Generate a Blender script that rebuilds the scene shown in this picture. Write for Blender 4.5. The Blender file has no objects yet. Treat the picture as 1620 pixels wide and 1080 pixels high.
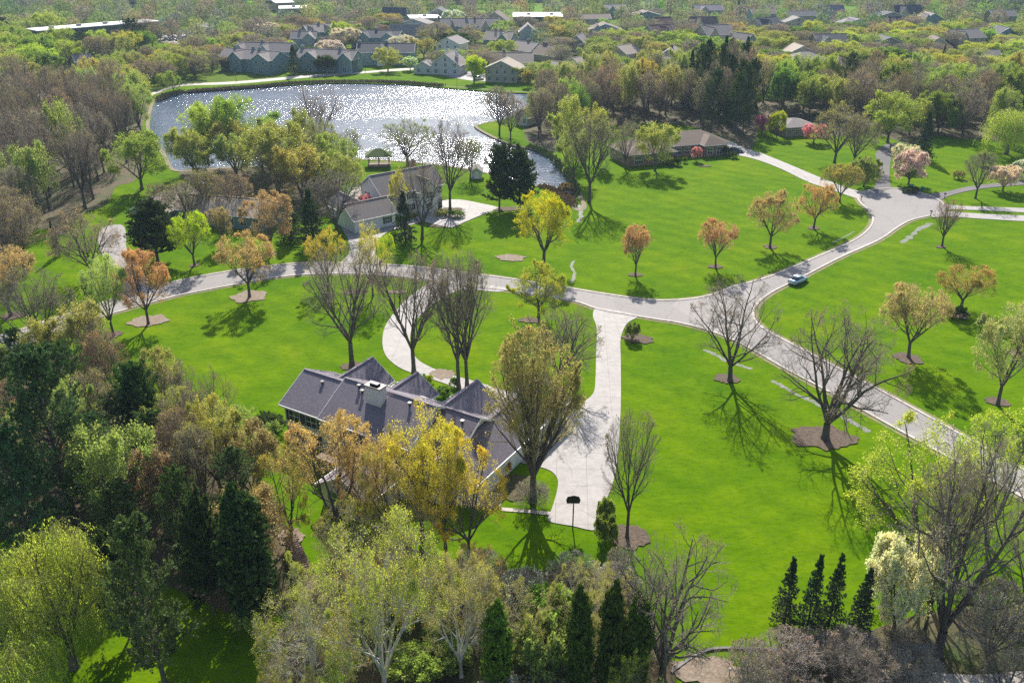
import bpy, math, random
import numpy as np
from mathutils import Vector, Matrix
from mathutils.geometry import tessellate_polygon

# ------------------------------------------------------------------ camera, sky, sun, exposure
SC = bpy.context.scene
COL = SC.collection
CAMH, FPX = 60.0, 1400.0
PITCH = math.atan(670.0 / 1400.0)
cam_d = bpy.data.cameras.new('camera')
cam_d.sensor_width = 36.0
cam_d.lens = 36.0 * 1400.0 / 1620.0
cam_d.clip_start = 0.5
cam_d.clip_end = 6000
cam = bpy.data.objects.new('camera', cam_d)
cam.location = (0, 0, CAMH)
cam.rotation_euler = (math.pi / 2 - PITCH, 0, 0)
COL.objects.link(cam)
SC.camera = cam

SUN_EL, SUN_AZ = 37.5, -1.0
w = bpy.data.worlds.new('World')
SC.world = w
w.use_nodes = True
wn = w.node_tree
bgn = wn.nodes['Background']
sky = wn.nodes.new('ShaderNodeTexSky')
sky.sky_type = 'NISHITA'
sky.sun_disc = False
sky.sun_elevation = math.radians(SUN_EL)
sky.sun_rotation = math.radians(SUN_AZ)
sky.dust_density = 1.6
wn.links.new(sky.outputs[0], bgn.inputs[0])
bgn.inputs[1].default_value = 0.105
sl = bpy.data.lights.new('sun', 'SUN')
sl.energy = 4.9
sl.angle = math.radians(0.5)
sl.color = (1.0, 0.95, 0.86)
so = bpy.data.objects.new('sun', sl)
so.rotation_euler = (math.radians(-(90 - SUN_EL)), 0, math.radians(-SUN_AZ))
so.location = (0, 200, 300)
COL.objects.link(so)
SC.view_settings.view_transform = 'Standard'
SC.view_settings.look = 'None'
SC.view_settings.gamma = 1.0
SC.view_settings.exposure = 0.70
SC.render.engine = 'CYCLES'
SC.cycles.max_bounces = 6
SC.cycles.diffuse_bounces = 3
SC.cycles.transparent_max_bounces = 8
SC.cycles.volume_bounces = 0
SC.cycles.use_denoising = False

# ------------------------------------------------------------------ placement helpers
CP, SP = math.cos(PITCH), math.sin(PITCH)

def P(x, y, z=0.0):
    """photo measurement -> world point on the level z"""
    u = (x - 810) / FPX
    v = -(y - 540) / FPX
    dy, dz = CP + v * SP, -SP + v * CP
    t = (z - CAMH) / dz
    return Vector((u * t, dy * t, z))

def height_of(y0, ty):
    v = -(ty - 540) / FPX
    return CAMH + y0 * (-SP + v * CP) / (CP + v * SP)

def depth_of(p):
    return p.y * CP + (CAMH - p.z) * SP

def tag(o, label=None, cat=None, group=None, kind=None):
    if label: o['label'] = label
    if cat: o['category'] = cat
    if group: o['group'] = group
    if kind: o['kind'] = kind
    return o

def empty(name, loc=(0, 0, 0), rz=0.0, label=None, cat=None, group=None):
    o = bpy.data.objects.new(name, None)
    o.location = loc
    o.rotation_euler = (0, 0, rz)
    o.empty_display_size = 0.5
    COL.objects.link(o)
    return tag(o, label, cat, group)

# ------------------------------------------------------------------ materials
def newmat(name):
    m = bpy.data.materials.new(name)
    m.use_nodes = True
    nt = m.node_tree
    b = nt.nodes['Principled BSDF']
    return m, nt, b

def coord(nt, kind='Object', scale=(1, 1, 1)):
    tc = nt.nodes.new('ShaderNodeTexCoord')
    mp = nt.nodes.new('ShaderNodeMapping')
    mp.inputs['Scale'].default_value = scale
    nt.links.new(tc.outputs[kind], mp.inputs[0])
    return mp.outputs[0]

def noise(nt, vec, scale, detail=4, rough=0.55):
    n = nt.nodes.new('ShaderNodeTexNoise')
    n.inputs['Scale'].default_value = scale
    n.inputs['Detail'].default_value = detail
    n.inputs['Roughness'].default_value = rough
    nt.links.new(vec, n.inputs['Vector'])
    return n.outputs[0]

def ramp(nt, fac, stops):
    r = nt.nodes.new('ShaderNodeValToRGB')
    el = r.color_ramp.elements
    while len(el) < len(stops):
        el.new(0.5)
    for e, (p, c) in zip(el, stops):
        e.position = p
        e.color = (*c, 1) if len(c) == 3 else c
    nt.links.new(fac, r.inputs[0])
    return r.outputs[0]

def mix(nt, a, b, fac, mode='MIX'):
    m = nt.nodes.new('ShaderNodeMix')
    m.data_type = 'RGBA'
    m.blend_type = mode
    for s, v in ((0, fac), (6, a), (7, b)):
        if isinstance(v, (int, float)):
            m.inputs[s].default_value = v
        elif isinstance(v, tuple):
            m.inputs[s].default_value = (*v, 1)
        else:
            nt.links.new(v, m.inputs[s])
    return m.outputs[2]

def bump(nt, h, strength, dist, b):
    n = nt.nodes.new('ShaderNodeBump')
    n.inputs['Strength'].default_value = strength
    n.inputs['Distance'].default_value = dist
    nt.links.new(h, n.inputs['Height'])
    nt.links.new(n.outputs[0], b.inputs['Normal'])

def noisy(name, c1, c2, scale=1.0, rough=0.85, c3=None, big=0.08, bs=0.0, bd=0.02, stretch=(1, 1, 1), spec=0.3, metal=0.0):
    m, nt, b = newmat(name)
    v = coord(nt, 'Object', stretch)
    a = ramp(nt, noise(nt, v, scale, 6, 0.65), [(0.32, c1), (0.68, c2)])
    if c3:
        a = mix(nt, a, c3, ramp(nt, noise(nt, v, big, 4), [(0.45, (0, 0, 0)), (0.7, (0.8, 0.8, 0.8))]))
    nt.links.new(a, b.inputs['Base Color'])
    b.inputs['Roughness'].default_value = rough
    b.inputs['Specular IOR Level'].default_value = spec
    b.inputs['Metallic'].default_value = metal
    if bs:
        bump(nt, noise(nt, v, scale * 2, 4), bs, bd, b)
    return m

def plain(name, c, rough=0.6, spec=0.4, metal=0.0):
    m, nt, b = newmat(name)
    v = coord(nt)
    a = ramp(nt, noise(nt, v, 1.7, 4), [(0.3, tuple(x * 0.88 for x in c)), (0.7, tuple(min(1, x * 1.08) for x in c))])
    nt.links.new(a, b.inputs['Base Color'])
    b.inputs['Roughness'].default_value = rough
    b.inputs['Specular IOR Level'].default_value = spec
    b.inputs['Metallic'].default_value = metal
    return m

M = {}

def lawn_material(name, a, b_, c, dry, weeds=0.25):
    m, nt, b = newmat(name)
    v = coord(nt, 'Object', (1, 1, 1))
    vs = coord(nt, 'Object', (0.55, 1.0, 1))
    base = ramp(nt, noise(nt, v, 0.055, 5, 0.6), [(0.3, a), (0.55, b_), (0.75, c)])
    fine = ramp(nt, noise(nt, vs, 1.6, 6, 0.75), [(0.25, (0.62, 0.66, 0.6)), (0.5, (1, 1, 1)), (0.78, (1.32, 1.22, 1.2))])
    col = mix(nt, base, fine, 1.0, 'MULTIPLY')
    mid = ramp(nt, noise(nt, vs, 0.33, 4, 0.6), [(0.3, (0.76, 0.84, 0.85)), (0.7, (1.2, 1.1, 1.15))])
    col = mix(nt, col, mid, 1.0, 'MULTIPLY')
    # mower passes: soft bands
    wv = nt.nodes.new('ShaderNodeTexWave')
    wv.wave_type = 'BANDS'
    wv.bands_direction = 'DIAGONAL'
    wv.inputs['Scale'].default_value = 0.09
    wv.inputs['Distortion'].default_value = 6.0
    wv.inputs['Detail'].default_value = 2
    wv.inputs['Detail Scale'].default_value = 0.25
    nt.links.new(v, wv.inputs[0])
    col = mix(nt, col, ramp(nt, wv.outputs[1], [(0.0, (0.92, 0.945, 0.92)), (1.0, (1.06, 1.04, 1.04))]), 1.0, 'MULTIPLY')
    dm = ramp(nt, noise(nt, v, 0.11, 6, 0.7), [(0.62, (0, 0, 0)), (0.8, (weeds, weeds, weeds))])
    col = mix(nt, col, dry, dm)
    nt.links.new(col, b.inputs['Base Color'])
    b.inputs['Roughness'].default_value = 0.9
    b.inputs['Specular IOR Level'].default_value = 0.02
    bump(nt, noise(nt, vs, 3.0, 5, 0.8), 0.55, 0.12, b)
    return m

M['lawn'] = lawn_material('lawn_grass', (0.070, 0.164, 0.001), (0.104, 0.196, 0.001), (0.152, 0.224, 0.002), (0.28, 0.27, 0.05))
M['rough_grass'] = lawn_material('rough_grass', (0.08, 0.14, 0.015), (0.12, 0.18, 0.02), (0.16, 0.17, 0.05), (0.24, 0.19, 0.11), 0.8)
M['far_grass'] = lawn_material('field_grass', (0.10, 0.20, 0.02), (0.13, 0.24, 0.03), (0.17, 0.24, 0.05), (0.22, 0.2, 0.10), 0.4)
M['litter'] = noisy('woodland_litter', (0.07, 0.06, 0.03), (0.15, 0.11, 0.065), 1.2, 0.95, (0.045, 0.085, 0.014), 0.16, 0.6, 0.15)
M['mulch'] = noisy('mulch', (0.065, 0.048, 0.034), (0.165, 0.12, 0.088), 3.0, 0.95, None, 0.1, 0.8, 0.1)
M['pale_mulch'] = noisy('pale_mulch', (0.17, 0.135, 0.10), (0.32, 0.26, 0.20), 2.4, 0.95, (0.24, 0.16, 0.12), 0.5, 0.8, 0.1)
M['asphalt'] = noisy('asphalt', (0.27, 0.25, 0.24), (0.34, 0.315, 0.30), 2.2, 0.85, (0.30, 0.28, 0.265), 0.13, 0.25, 0.02)
M['dark_asphalt'] = noisy('dark_asphalt', (0.11, 0.105, 0.11), (0.16, 0.15, 0.155), 2.0, 0.85, (0.19, 0.17, 0.17), 0.2, 0.25, 0.02)
M['kerb'] = noisy('kerb_concrete', (0.42, 0.38, 0.34), (0.6, 0.55, 0.5), 1.1, 0.8)
M['verge'] = noisy('worn_verge', (0.16, 0.15, 0.06), (0.28, 0.24, 0.13), 1.4, 0.95, (0.10, 0.2, 0.02), 0.5, 0.4, 0.08)

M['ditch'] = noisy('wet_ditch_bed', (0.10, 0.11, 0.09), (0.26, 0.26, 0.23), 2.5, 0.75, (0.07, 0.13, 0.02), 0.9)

def concrete(name, a, b_, joint=4.0, rot=0.0):
    m, nt, b = newmat(name)
    v = coord(nt)
    c = ramp(nt, noise(nt, v, 0.9, 8, 0.7), [(0.28, a), (0.72, b_)])
    c = mix(nt, c, (0.36, 0.33, 0.31), ramp(nt, noise(nt, v, 0.22, 5, 0.7), [(0.5, (0, 0, 0)), (0.85, (0.7, 0.7, 0.7))]))
    mp = nt.nodes.new('ShaderNodeMapping')
    mp.inputs['Rotation'].default_value = (0, 0, rot)
    nt.links.new(v, mp.inputs[0])
    br = nt.nodes.new('ShaderNodeTexBrick')
    br.offset = 0.0
    br.inputs['Scale'].default_value = 1.0
    br.inputs['Mortar Size'].default_value = 0.035
    br.inputs['Mortar Smooth'].default_value = 0.3
    br.inputs['Brick Width'].default_value = joint
    br.inputs['Row Height'].default_value = joint
    br.inputs['Color1'].default_value = (1, 1, 1, 1)
    br.inputs['Color2'].default_value = (0.93, 0.93, 0.94, 1)
    br.inputs['Mortar'].default_value = (0.6, 0.58, 0.56, 1)
    nt.links.new(mp.outputs[0], br.inputs[0])
    c = mix(nt, c, br.outputs[0], 1.0, 'MULTIPLY')
    vo = nt.nodes.new('ShaderNodeTexVoronoi')
    vo.feature = 'DISTANCE_TO_EDGE'
    vo.inputs['Scale'].default_value = 0.10
    dn = nt.nodes.new('ShaderNodeVectorMath')
    dn.operation = 'ADD'
    nz = nt.nodes.new('ShaderNodeTexNoise')
    nz.inputs['Scale'].default_value = 0.7
    nz.inputs['Detail'].default_value = 5
    nt.links.new(v, nz.inputs['Vector'])
    nt.links.new(v, dn.inputs[0])
    nt.links.new(nz.outputs[1], dn.inputs[1])
    nt.links.new(dn.outputs[0], vo.inputs['Vector'])
    cr = ramp(nt, vo.outputs[0], [(0.0, (0.72, 0.7, 0.69)), (0.008, (1, 1, 1))])
    c = mix(nt, c, cr, 1.0, 'MULTIPLY')
    nt.links.new(c, b.inputs['Base Color'])
    b.inputs['Roughness'].default_value = 0.8
    bump(nt, noise(nt, v, 6, 4), 0.2, 0.02, b)
    return m

def add_cracks(m, scale=0.12, dark=0.72, seam=0.01):
    nt = m.node_tree
    b = nt.nodes['Principled BSDF']
    src = b.inputs['Base Color'].links[0].from_socket
    v = coord(nt)
    vo = nt.nodes.new('ShaderNodeTexVoronoi')
    vo.feature = 'DISTANCE_TO_EDGE'
    vo.inputs['Scale'].default_value = scale
    nz = nt.nodes.new('ShaderNodeTexNoise')
    nz.inputs['Scale'].default_value = 0.6
    nz.inputs['Detail'].default_value = 5
    nt.links.new(v, nz.inputs['Vector'])
    ad_ = nt.nodes.new('ShaderNodeVectorMath')
    ad_.operation = 'ADD'
    nt.links.new(v, ad_.inputs[0])
    nt.links.new(nz.outputs[1], ad_.inputs[1])
    nt.links.new(ad_.outputs[0], vo.inputs['Vector'])
    c = mix(nt, src, ramp(nt, vo.outputs[0], [(0.0, (dark, dark, dark)), (seam, (1, 1, 1))]), 1.0, 'MULTIPLY')
    vp = nt.nodes.new('ShaderNodeTexVoronoi')
    vp.inputs['Scale'].default_value = 0.055
    nt.links.new(v, vp.inputs['Vector'])
    bw = nt.nodes.new('ShaderNodeRGBToBW')
    nt.links.new(vp.outputs['Color'], bw.inputs[0])
    c = mix(nt, c, ramp(nt, bw.outputs[0], [(0.3, (0.9, 0.9, 0.91)), (0.7, (1.06, 1.05, 1.04))]), 1.0, 'MULTIPLY')
    nt.links.new(c, b.inputs['Base Color'])

add_cracks(M['asphalt'])
add_cracks(M['dark_asphalt'], 0.2, 0.8)
add_cracks(M['kerb'], 0.5, 0.6, 0.03)
M['concrete'] = concrete('drive_concrete', (0.29, 0.27, 0.26), (0.45, 0.42, 0.395), 3.6, 0.06)
M['path'] = concrete('path_concrete', (0.40, 0.36, 0.31), (0.52, 0.47, 0.41), 2.5, 0.3)

def shingle(name, c1, c2, c3):
    m, nt, b = newmat(name)
    v = coord(nt)
    c = ramp(nt, noise(nt, v, 3.5, 7, 0.8), [(0.33, c1), (0.66, c2)])
    c = mix(nt, c, c3, ramp(nt, noise(nt, v, 0.35, 4), [(0.4, (0, 0, 0)), (0.7, (0.6, 0.6, 0.6))]))
    wv = nt.nodes.new('ShaderNodeTexWave')
    wv.wave_type = 'BANDS'
    wv.bands_direction = 'Z'
    wv.wave_profile = 'SAW'
    wv.inputs['Scale'].default_value = 1.3
    wv.inputs['Distortion'].default_value = 0.4
    nt.links.new(v, wv.inputs[0])
    c = mix(nt, c, ramp(nt, wv.outputs[1], [(0.0, (0.8, 0.8, 0.8)), (0.25, (1.03, 1.03, 1.03)), (1, (1.0, 1.0, 1.0))]), 1.0, 'MULTIPLY')
    nt.links.new(c, b.inputs['Base Color'])
    b.inputs['Roughness'].default_value = 0.85
    b.inputs['Specular IOR Level'].default_value = 0.3
    bump(nt, wv.outputs[1], 0.3, 0.03, b)
    return m

M['roof_slate'] = shingle('slate_grey_shingles', (0.12, 0.105, 0.13), (0.26, 0.23, 0.265), (0.23, 0.20, 0.225))
M['roof_grey'] = shingle('grey_shingles', (0.18, 0.155, 0.15), (0.27, 0.24, 0.23), (0.25, 0.21, 0.20))
M['roof_tan'] = shingle('tan_shingles', (0.30, 0.245, 0.19), (0.44, 0.37, 0.30), (0.36, 0.30, 0.24))
M['roof_brown'] = shingle('brown_shingles', (0.13, 0.095, 0.075), (0.22, 0.165, 0.13), (0.19, 0.14, 0.11))
M['roof_dark'] = shingle('dark_shingles', (0.055, 0.06, 0.07), (0.10, 0.10, 0.12), (0.08, 0.08, 0.09))
M['roof_green'] = shingle('green_metal_roof', (0.02, 0.075, 0.06), (0.03, 0.10, 0.08), (0.025, 0.09, 0.07))
M['roof_olive'] = shingle('olive_shingles', (0.08, 0.12, 0.03), (0.13, 0.18, 0.05), (0.10, 0.14, 0.04))
M['roof_redbrown'] = shingle('redbrown_shingles', (0.12, 0.07, 0.06), (0.19, 0.11, 0.095), (0.15, 0.09, 0.08))

def siding(name, c):
    m, nt, b = newmat(name)
    v = coord(nt)
    a = ramp(nt, noise(nt, v, 0.8, 5), [(0.3, tuple(x * 0.9 for x in c)), (0.7, tuple(min(1, x * 1.05) for x in c))])
    wv = nt.nodes.new('ShaderNodeTexWave')
    wv.wave_type = 'BANDS'
    wv.bands_direction = 'Z'
    wv.wave_profile = 'SAW'
    wv.inputs['Scale'].default_value = 1.6
    nt.links.new(v, wv.inputs[0])
    a = mix(nt, a, ramp(nt, wv.outputs[1], [(0.0, (0.82, 0.82, 0.84)), (0.15, (1, 1, 1)), (1, (1, 1, 1))]), 1.0, 'MULTIPLY')
    nt.links.new(a, b.inputs['Base Color'])
    b.inputs['Roughness'].default_value = 0.6
    bump(nt, wv.outputs[1], 0.3, 0.02, b)
    return m

M['white_siding'] = siding('white_siding', (0.72, 0.72, 0.70))
M['grey_siding'] = siding('pale_grey_siding', (0.52, 0.53, 0.53))
M['teal_siding'] = siding('grey_green_siding', (0.19, 0.28, 0.29))
M['beige_siding'] = siding('beige_siding', (0.48, 0.41, 0.32))
M['tan_siding'] = siding('taupe_siding', (0.30, 0.26, 0.22))
M['trim'] = plain('white_trim', (0.78, 0.77, 0.74), 0.5)
M['shutter'] = plain('dark_shutter_paint', (0.03, 0.045, 0.055), 0.5)
M['dark_metal'] = plain('dark_metal', (0.03, 0.03, 0.035), 0.45, 0.5, 0.3)
M['wood'] = noisy('weathered_wood', (0.16, 0.11, 0.08), (0.30, 0.22, 0.16), 3.0, 0.8, stretch=(1, 1, 6))
M['log_end'] = noisy('cut_logs', (0.20, 0.14, 0.10), (0.42, 0.32, 0.24), 2.2, 0.85)
M['stone'] = noisy('grey_stone', (0.22, 0.21, 0.20), (0.42, 0.40, 0.37), 1.6, 0.85)
M['white_roof'] = plain('white_membrane_roof', (0.74, 0.73, 0.70), 0.7)
M['dark_wall'] = plain('dark_blue_wall', (0.06, 0.08, 0.09), 0.6)

def brick(name, c1, c2):
    m, nt, b = newmat(name)
    tc = nt.nodes.new('ShaderNodeTexCoord')
    mp = nt.nodes.new('ShaderNodeMapping')
    mp.inputs['Rotation'].default_value = (math.pi / 2, 0, 0)
    nt.links.new(tc.outputs['Object'], mp.inputs[0])
    br = nt.nodes.new('ShaderNodeTexBrick')
    br.inputs['Scale'].default_value = 3.0
    br.inputs['Color1'].default_value = (*c1, 1)
    br.inputs['Color2'].default_value = (*c2, 1)
    br.inputs['Mortar'].default_value = (0.3, 0.27, 0.24, 1)
    nt.links.new(mp.outputs[0], br.inputs[0])
    nt.links.new(br.outputs[0], b.inputs['Base Color'])
    b.inputs['Roughness'].default_value = 0.85
    return m

M['brick'] = brick('red_brick', (0.20, 0.10, 0.07), (0.28, 0.15, 0.10))
M['brick_tan'] = brick('brown_brick', (0.30, 0.21, 0.16), (0.36, 0.27, 0.2))
g, nt, b = newmat('window_glass')
b.inputs['Base Color'].default_value = (0.03, 0.045, 0.055, 1)
b.inputs['Roughness'].default_value = 0.12
b.inputs['Specular IOR Level'].default_value = 0.8
bump(nt, noise(nt, coord(nt), 0.8, 2), 0.05, 0.05, b)
M['glass'] = g

# water: small wind waves
m, nt, b = newmat('lake_water')
v = coord(nt, 'Object', (0.7, 1.3, 1))
b.inputs['Base Color'].default_value = (0.055, 0.09, 0.15, 1)
b.inputs['Roughness'].default_value = 0.15
b.inputs['IOR'].default_value = 1.33
b.inputs['Specular IOR Level'].default_value = 0.5
n1 = noise(nt, v, 0.5, 3, 0.62)
n2 = noise(nt, v, 1.7, 3, 0.6)
ad = nt.nodes.new('ShaderNodeMath')
ad.operation = 'MULTIPLY_ADD'
ad.inputs[1].default_value = 0.4
nt.links.new(n2, ad.inputs[0])
nt.links.new(n1, ad.inputs[2])
calm = ramp(nt, noise(nt, coord(nt, 'Object', (0.35, 1, 1)), 0.03, 3), [(0.34, (0.35, 0.35, 0.35)), (0.55, (1, 1, 1))])
bn = nt.nodes.new('ShaderNodeBump')
bn.inputs['Distance'].default_value = 0.50
sx = nt.nodes.new('ShaderNodeSeparateXYZ')
nt.links.new(coord(nt), sx.inputs[0])
mr = nt.nodes.new('ShaderNodeMapRange')     # the channel behind the lawn tongue is sheltered
for i_, v_ in ((1, -22.0), (2, 6.0), (3, 1.0), (4, 0.30)):
    mr.inputs[i_].default_value = v_
nt.links.new(sx.outputs[0], mr.inputs[0])
sm = nt.nodes.new('ShaderNodeMath')
sm.operation = 'MULTIPLY'
nt.links.new(calm, sm.inputs[0])
nt.links.new(mr.outputs[0], sm.inputs[1])
nt.links.new(sm.outputs[0], bn.inputs['Strength'])
nt.links.new(ad.outputs[0], bn.inputs['Height'])
nt.links.new(bn.outputs[0], b.inputs['Normal'])
M['water'] = m

def leaf_material(name, trans=0.45, var=0.3):
    """leaf colour comes from the object's own colour, so one mesh serves several species"""
    m = bpy.data.materials.new(name)
    m.use_nodes = True
    nt = m.node_tree
    nt.nodes.clear()
    out = nt.nodes.new('ShaderNodeOutputMaterial')
    oi = nt.nodes.new('ShaderNodeObjectInfo')
    geo = nt.nodes.new('ShaderNodeNewGeometry')
    tc = nt.nodes.new('ShaderNodeTexCoord')
    nz = noise(nt, tc.outputs['Object'], 0.45, 3)
    va = ramp(nt, geo.outputs['Random Per Island'], [(0.0, (1 - var, 1 - var, 1 - var * 0.6)), (0.6, (1, 1, 1)), (1.0, (1 + var * 1.3, 1 + var * 1.1, 1 + var * 0.4))])
    c = mix(nt, oi.outputs['Color'], va, 1.0, 'MULTIPLY')
    vb = ramp(nt, nz, [(0.3, (0.82, 0.9, 0.85)), (0.7, (1.18, 1.06, 1.0))])
    c = mix(nt, c, vb, 1.0, 'MULTIPLY')
    d = nt.nodes.new('ShaderNodeBsdfDiffuse')
    t = nt.nodes.new('ShaderNodeBsdfTranslucent')
    nt.links.new(c, d.inputs[0])
    ct = mix(nt, c, (1.15, 1.2, 0.75), 1.0, 'MULTIPLY')
    nt.links.new(ct, t.inputs[0])
    ms = nt.nodes.new('ShaderNodeMixShader')
    ms.inputs[0].default_value = trans
    nt.links.new(d.outputs[0], ms.inputs[1])
    nt.links.new(t.outputs[0], ms.inputs[2])
    nt.links.new(ms.outputs[0], out.inputs[0])
    return m

M['leaf'] = leaf_material('spring_leaf')
M['needle'] = leaf_material('conifer_needle', 0.22, 0.35)
M['bark'] = noisy('grey_brown_bark', (0.075, 0.06, 0.055), (0.16, 0.135, 0.125), 2.4, 0.9, bs=0.6, bd=0.05, stretch=(2, 2, 0.5))
M['twig'] = noisy('twig_bark', (0.22, 0.18, 0.15), (0.34, 0.28, 0.24), 0.8, 0.85)
M['pale_twig'] = noisy('pale_twig_bark', (0.34, 0.30, 0.27), (0.5, 0.45, 0.4), 0.8, 0.85)
M['white_bark'] = noisy('white_bark', (0.42, 0.40, 0.37), (0.66, 0.63, 0.58), 1.6, 0.8, (0.22, 0.20, 0.17), 0.6, stretch=(1, 1, 0.6))
M['willow_twig'] = noisy('willow_twig_bark', (0.34, 0.36, 0.09), (0.5, 0.5, 0.15), 0.8, 0.85)
M['amber_twig'] = noisy('amber_twig_bark', (0.36, 0.30, 0.13), (0.52, 0.44, 0.2), 0.8, 0.85)

# ------------------------------------------------------------------ mesh helpers
def np_mesh(name, verts, quads, mats, midx=None, smooth=False):
    me = bpy.data.meshes.new(name)
    nv, nq = len(verts), len(quads)
    me.vertices.add(nv)
    me.vertices.foreach_set('co', np.ascontiguousarray(verts, dtype=np.float32).ravel())
    k = quads.shape[1]
    me.loops.add(nq * k)
    me.loops.foreach_set('vertex_index', np.ascontiguousarray(quads, dtype=np.int32).ravel())
    me.polygons.add(nq)
    me.polygons.foreach_set('loop_start', np.arange(0, nq * k, k, dtype=np.int32))
    me.polygons.foreach_set('loop_total', np.full(nq, k, dtype=np.int32))
    for mt in mats:
        me.materials.append(mt)
    if midx is not None:
        me.polygons.foreach_set('material_index', np.ascontiguousarray(midx, dtype=np.int32))
    if smooth:
        me.polygons.foreach_set('use_smooth', np.ones(nq, dtype=bool))
    me.update(calc_edges=True)
    return me

class MB:
    """collects shapes for ONE mesh object"""
    def __init__(self, T=None):
        self.v, self.f, self.T = [], [], T or Matrix()
    def add(self, vs, fs):
        n = len(self.v)
        self.v += [tuple(self.T @ Vector(p)) for p in vs]
        self.f += [tuple(i + n for i in f) for f in fs]
        return self
    def hexa(self, lo, hi):
        """two quads (bottom and top, same winding) -> closed solid"""
        return self.add(list(lo) + list(hi), [(3, 2, 1, 0), (4, 5, 6, 7), (0, 1, 5, 4), (1, 2, 6, 5), (2, 3, 7, 6), (3, 0, 4, 7)])
    def box(self, x0, x1, y0, y1, z0, z1):
        return self.hexa([(x0, y0, z0), (x1, y0, z0), (x1, y1, z0), (x0, y1, z0)], [(x0, y0, z1), (x1, y0, z1), (x1, y1, z1), (x0, y1, z1)])
    def cyl(self, x, y, z0, z1, r0, r1=None, n=10, dx=0, dy=0):
        r1 = r0 if r1 is None else r1
        vs = [(x + r0 * math.cos(a), y + r0 * math.sin(a), z0) for a in [2 * math.pi * i / n for i in range(n)]]
        vs += [(x + dx + r1 * math.cos(a), y + dy + r1 * math.sin(a), z1) for a in [2 * math.pi * i / n for i in range(n)]]
        fs = [tuple(reversed(range(n))), tuple(range(n, 2 * n))] + [(i, (i + 1) % n, n + (i + 1) % n, n + i) for i in range(n)]
        return self.add(vs, fs)
    def bar(self, a, b, r, n=6):
        a, b = Vector(a), Vector(b)
        d = (b - a).normalized()
        u = d.orthogonal().normalized()
        w_ = d.cross(u)
        vs = [a + (u * math.cos(t) + w_ * math.sin(t)) * r for t in [2 * math.pi * i / n for i in range(n)]]
        vs += [p + (b - a) for p in vs]
        fs = [tuple(reversed(range(n))), tuple(range(n, 2 * n))] + [(i, (i + 1) % n, n + (i + 1) % n, n + i) for i in range(n)]
        return self.add(vs, fs)
    def build(self, name, mat, parent=None, smooth=False):
        me = bpy.data.meshes.new(name)
        me.from_pydata(self.v, [], self.f)
        me.materials.append(mat)
        me.update()
        o = bpy.data.objects.new(name, me)
        COL.objects.link(o)
        o.parent = parent
        if smooth:
            me.polygons.foreach_set('use_smooth', [True] * len(me.polygons))
        return o

def catmull(pts, closed=True, n=5):
    out = []
    N = len(pts)
    rng_ = range(N) if closed else range(N - 1)
    for i in rng_:
        if closed:
            a, b_, c, d = pts[i - 1], pts[i], pts[(i + 1) % N], pts[(i + 2) % N]
        else:
            a, b_, c, d = pts[max(i - 1, 0)], pts[i], pts[i + 1], pts[min(i + 2, N - 1)]
        for k in range(n):
            t = k / n
            out.append(tuple(0.5 * ((2 * b_[j]) + (-a[j] + c[j]) * t + (2 * a[j] - 5 * b_[j] + 4 * c[j] - d[j]) * t * t + (-a[j] + 3 * b_[j] - 3 * c[j] + d[j]) * t ** 3) for j in (0, 1)))
    if not closed:
        out.append(tuple(pts[-1][:2]))
    return out

def ground_poly(px, smooth=True, n=5):
    pts = [tuple(P(*q)[:2]) for q in px]
    return catmull(pts, True, n) if smooth else pts

PADS = [[(655, 347), (690, 320), (724, 316), (789, 329), (714, 361), (672, 352)]]

def sheet(name, pts, z, mat, kind='structure'):
    vs = [Vector((x, y, z)) for x, y in pts]
    tri = tessellate_polygon([vs])
    me = bpy.data.meshes.new(name)
    fs = []
    for t in tri:
        a, b_, c = (vs[i] for i in t)
        fs.append(tuple(t) if (b_ - a).cross(c - a).z > 0 else tuple(reversed(t)))
    me.from_pydata([tuple(v_) for v_ in vs], [], fs)
    me.materials.append(mat)
    o = bpy.data.objects.new(name, me)
    COL.objects.link(o)
    o['kind'] = kind
    return o

def strip(name, pts, w0, z0, z1, mat, closed=True, side=0.0):
    """raised strip w0 wide following a line (kerb, edging)"""
    N = len(pts)
    vs, fs = [], []
    for i in range(N):
        a = Vector(pts[i - 1] if (closed or i) else pts[0])
        b_ = Vector(pts[(i + 1) % N] if (closed or i < N - 1) else pts[-1])
        d = (b_ - a).normalized()
        nrm = Vector((-d.y, d.x))
        p = Vector(pts[i])
        l, r = p + nrm * (w0 / 2 + side), p + nrm * (-w0 / 2 + side)
        vs += [(l.x, l.y, z0), (l.x, l.y, z1), (r.x, r.y, z1), (r.x, r.y, z0)]
    for i in range(N if closed else N - 1):
        a, b_ = 4 * i, 4 * ((i + 1) % N)
        for k in range(3):
            fs.append((a + k, a + k + 1, b_ + k + 1, b_ + k))
    me = bpy.data.meshes.new(name)
    me.from_pydata(vs, [], fs)
    me.materials.append(mat)
    o = bpy.data.objects.new(name, me)
    COL.objects.link(o)
    o['kind'] = 'structure'
    return o

def inside(poly, X, Y):
    poly = np.asarray(poly)
    res = np.zeros(X.shape, bool)
    j = len(poly) - 1
    for i in range(len(poly)):
        xi, yi, xj, yj = *poly[i], *poly[j]
        c = ((yi > Y) != (yj > Y)) & (X < (xj - xi) * (Y - yi) / (yj - yi + 1e-12) + xi)
        res ^= c
        j = i
    return res

def dist_to(poly, X, Y):
    d = np.full(X.shape, 1e9)
    for i in range(len(poly)):
        ax, ay = poly[i - 1]
        bx, by = poly[i]
        dx, dy = bx - ax, by - ay
        t = np.clip(((X - ax) * dx + (Y - ay) * dy) / (dx * dx + dy * dy + 1e-9), 0, 1)
        d = np.minimum(d, np.hypot(X - ax - t * dx, Y - ay - t * dy))
    return d

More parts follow.
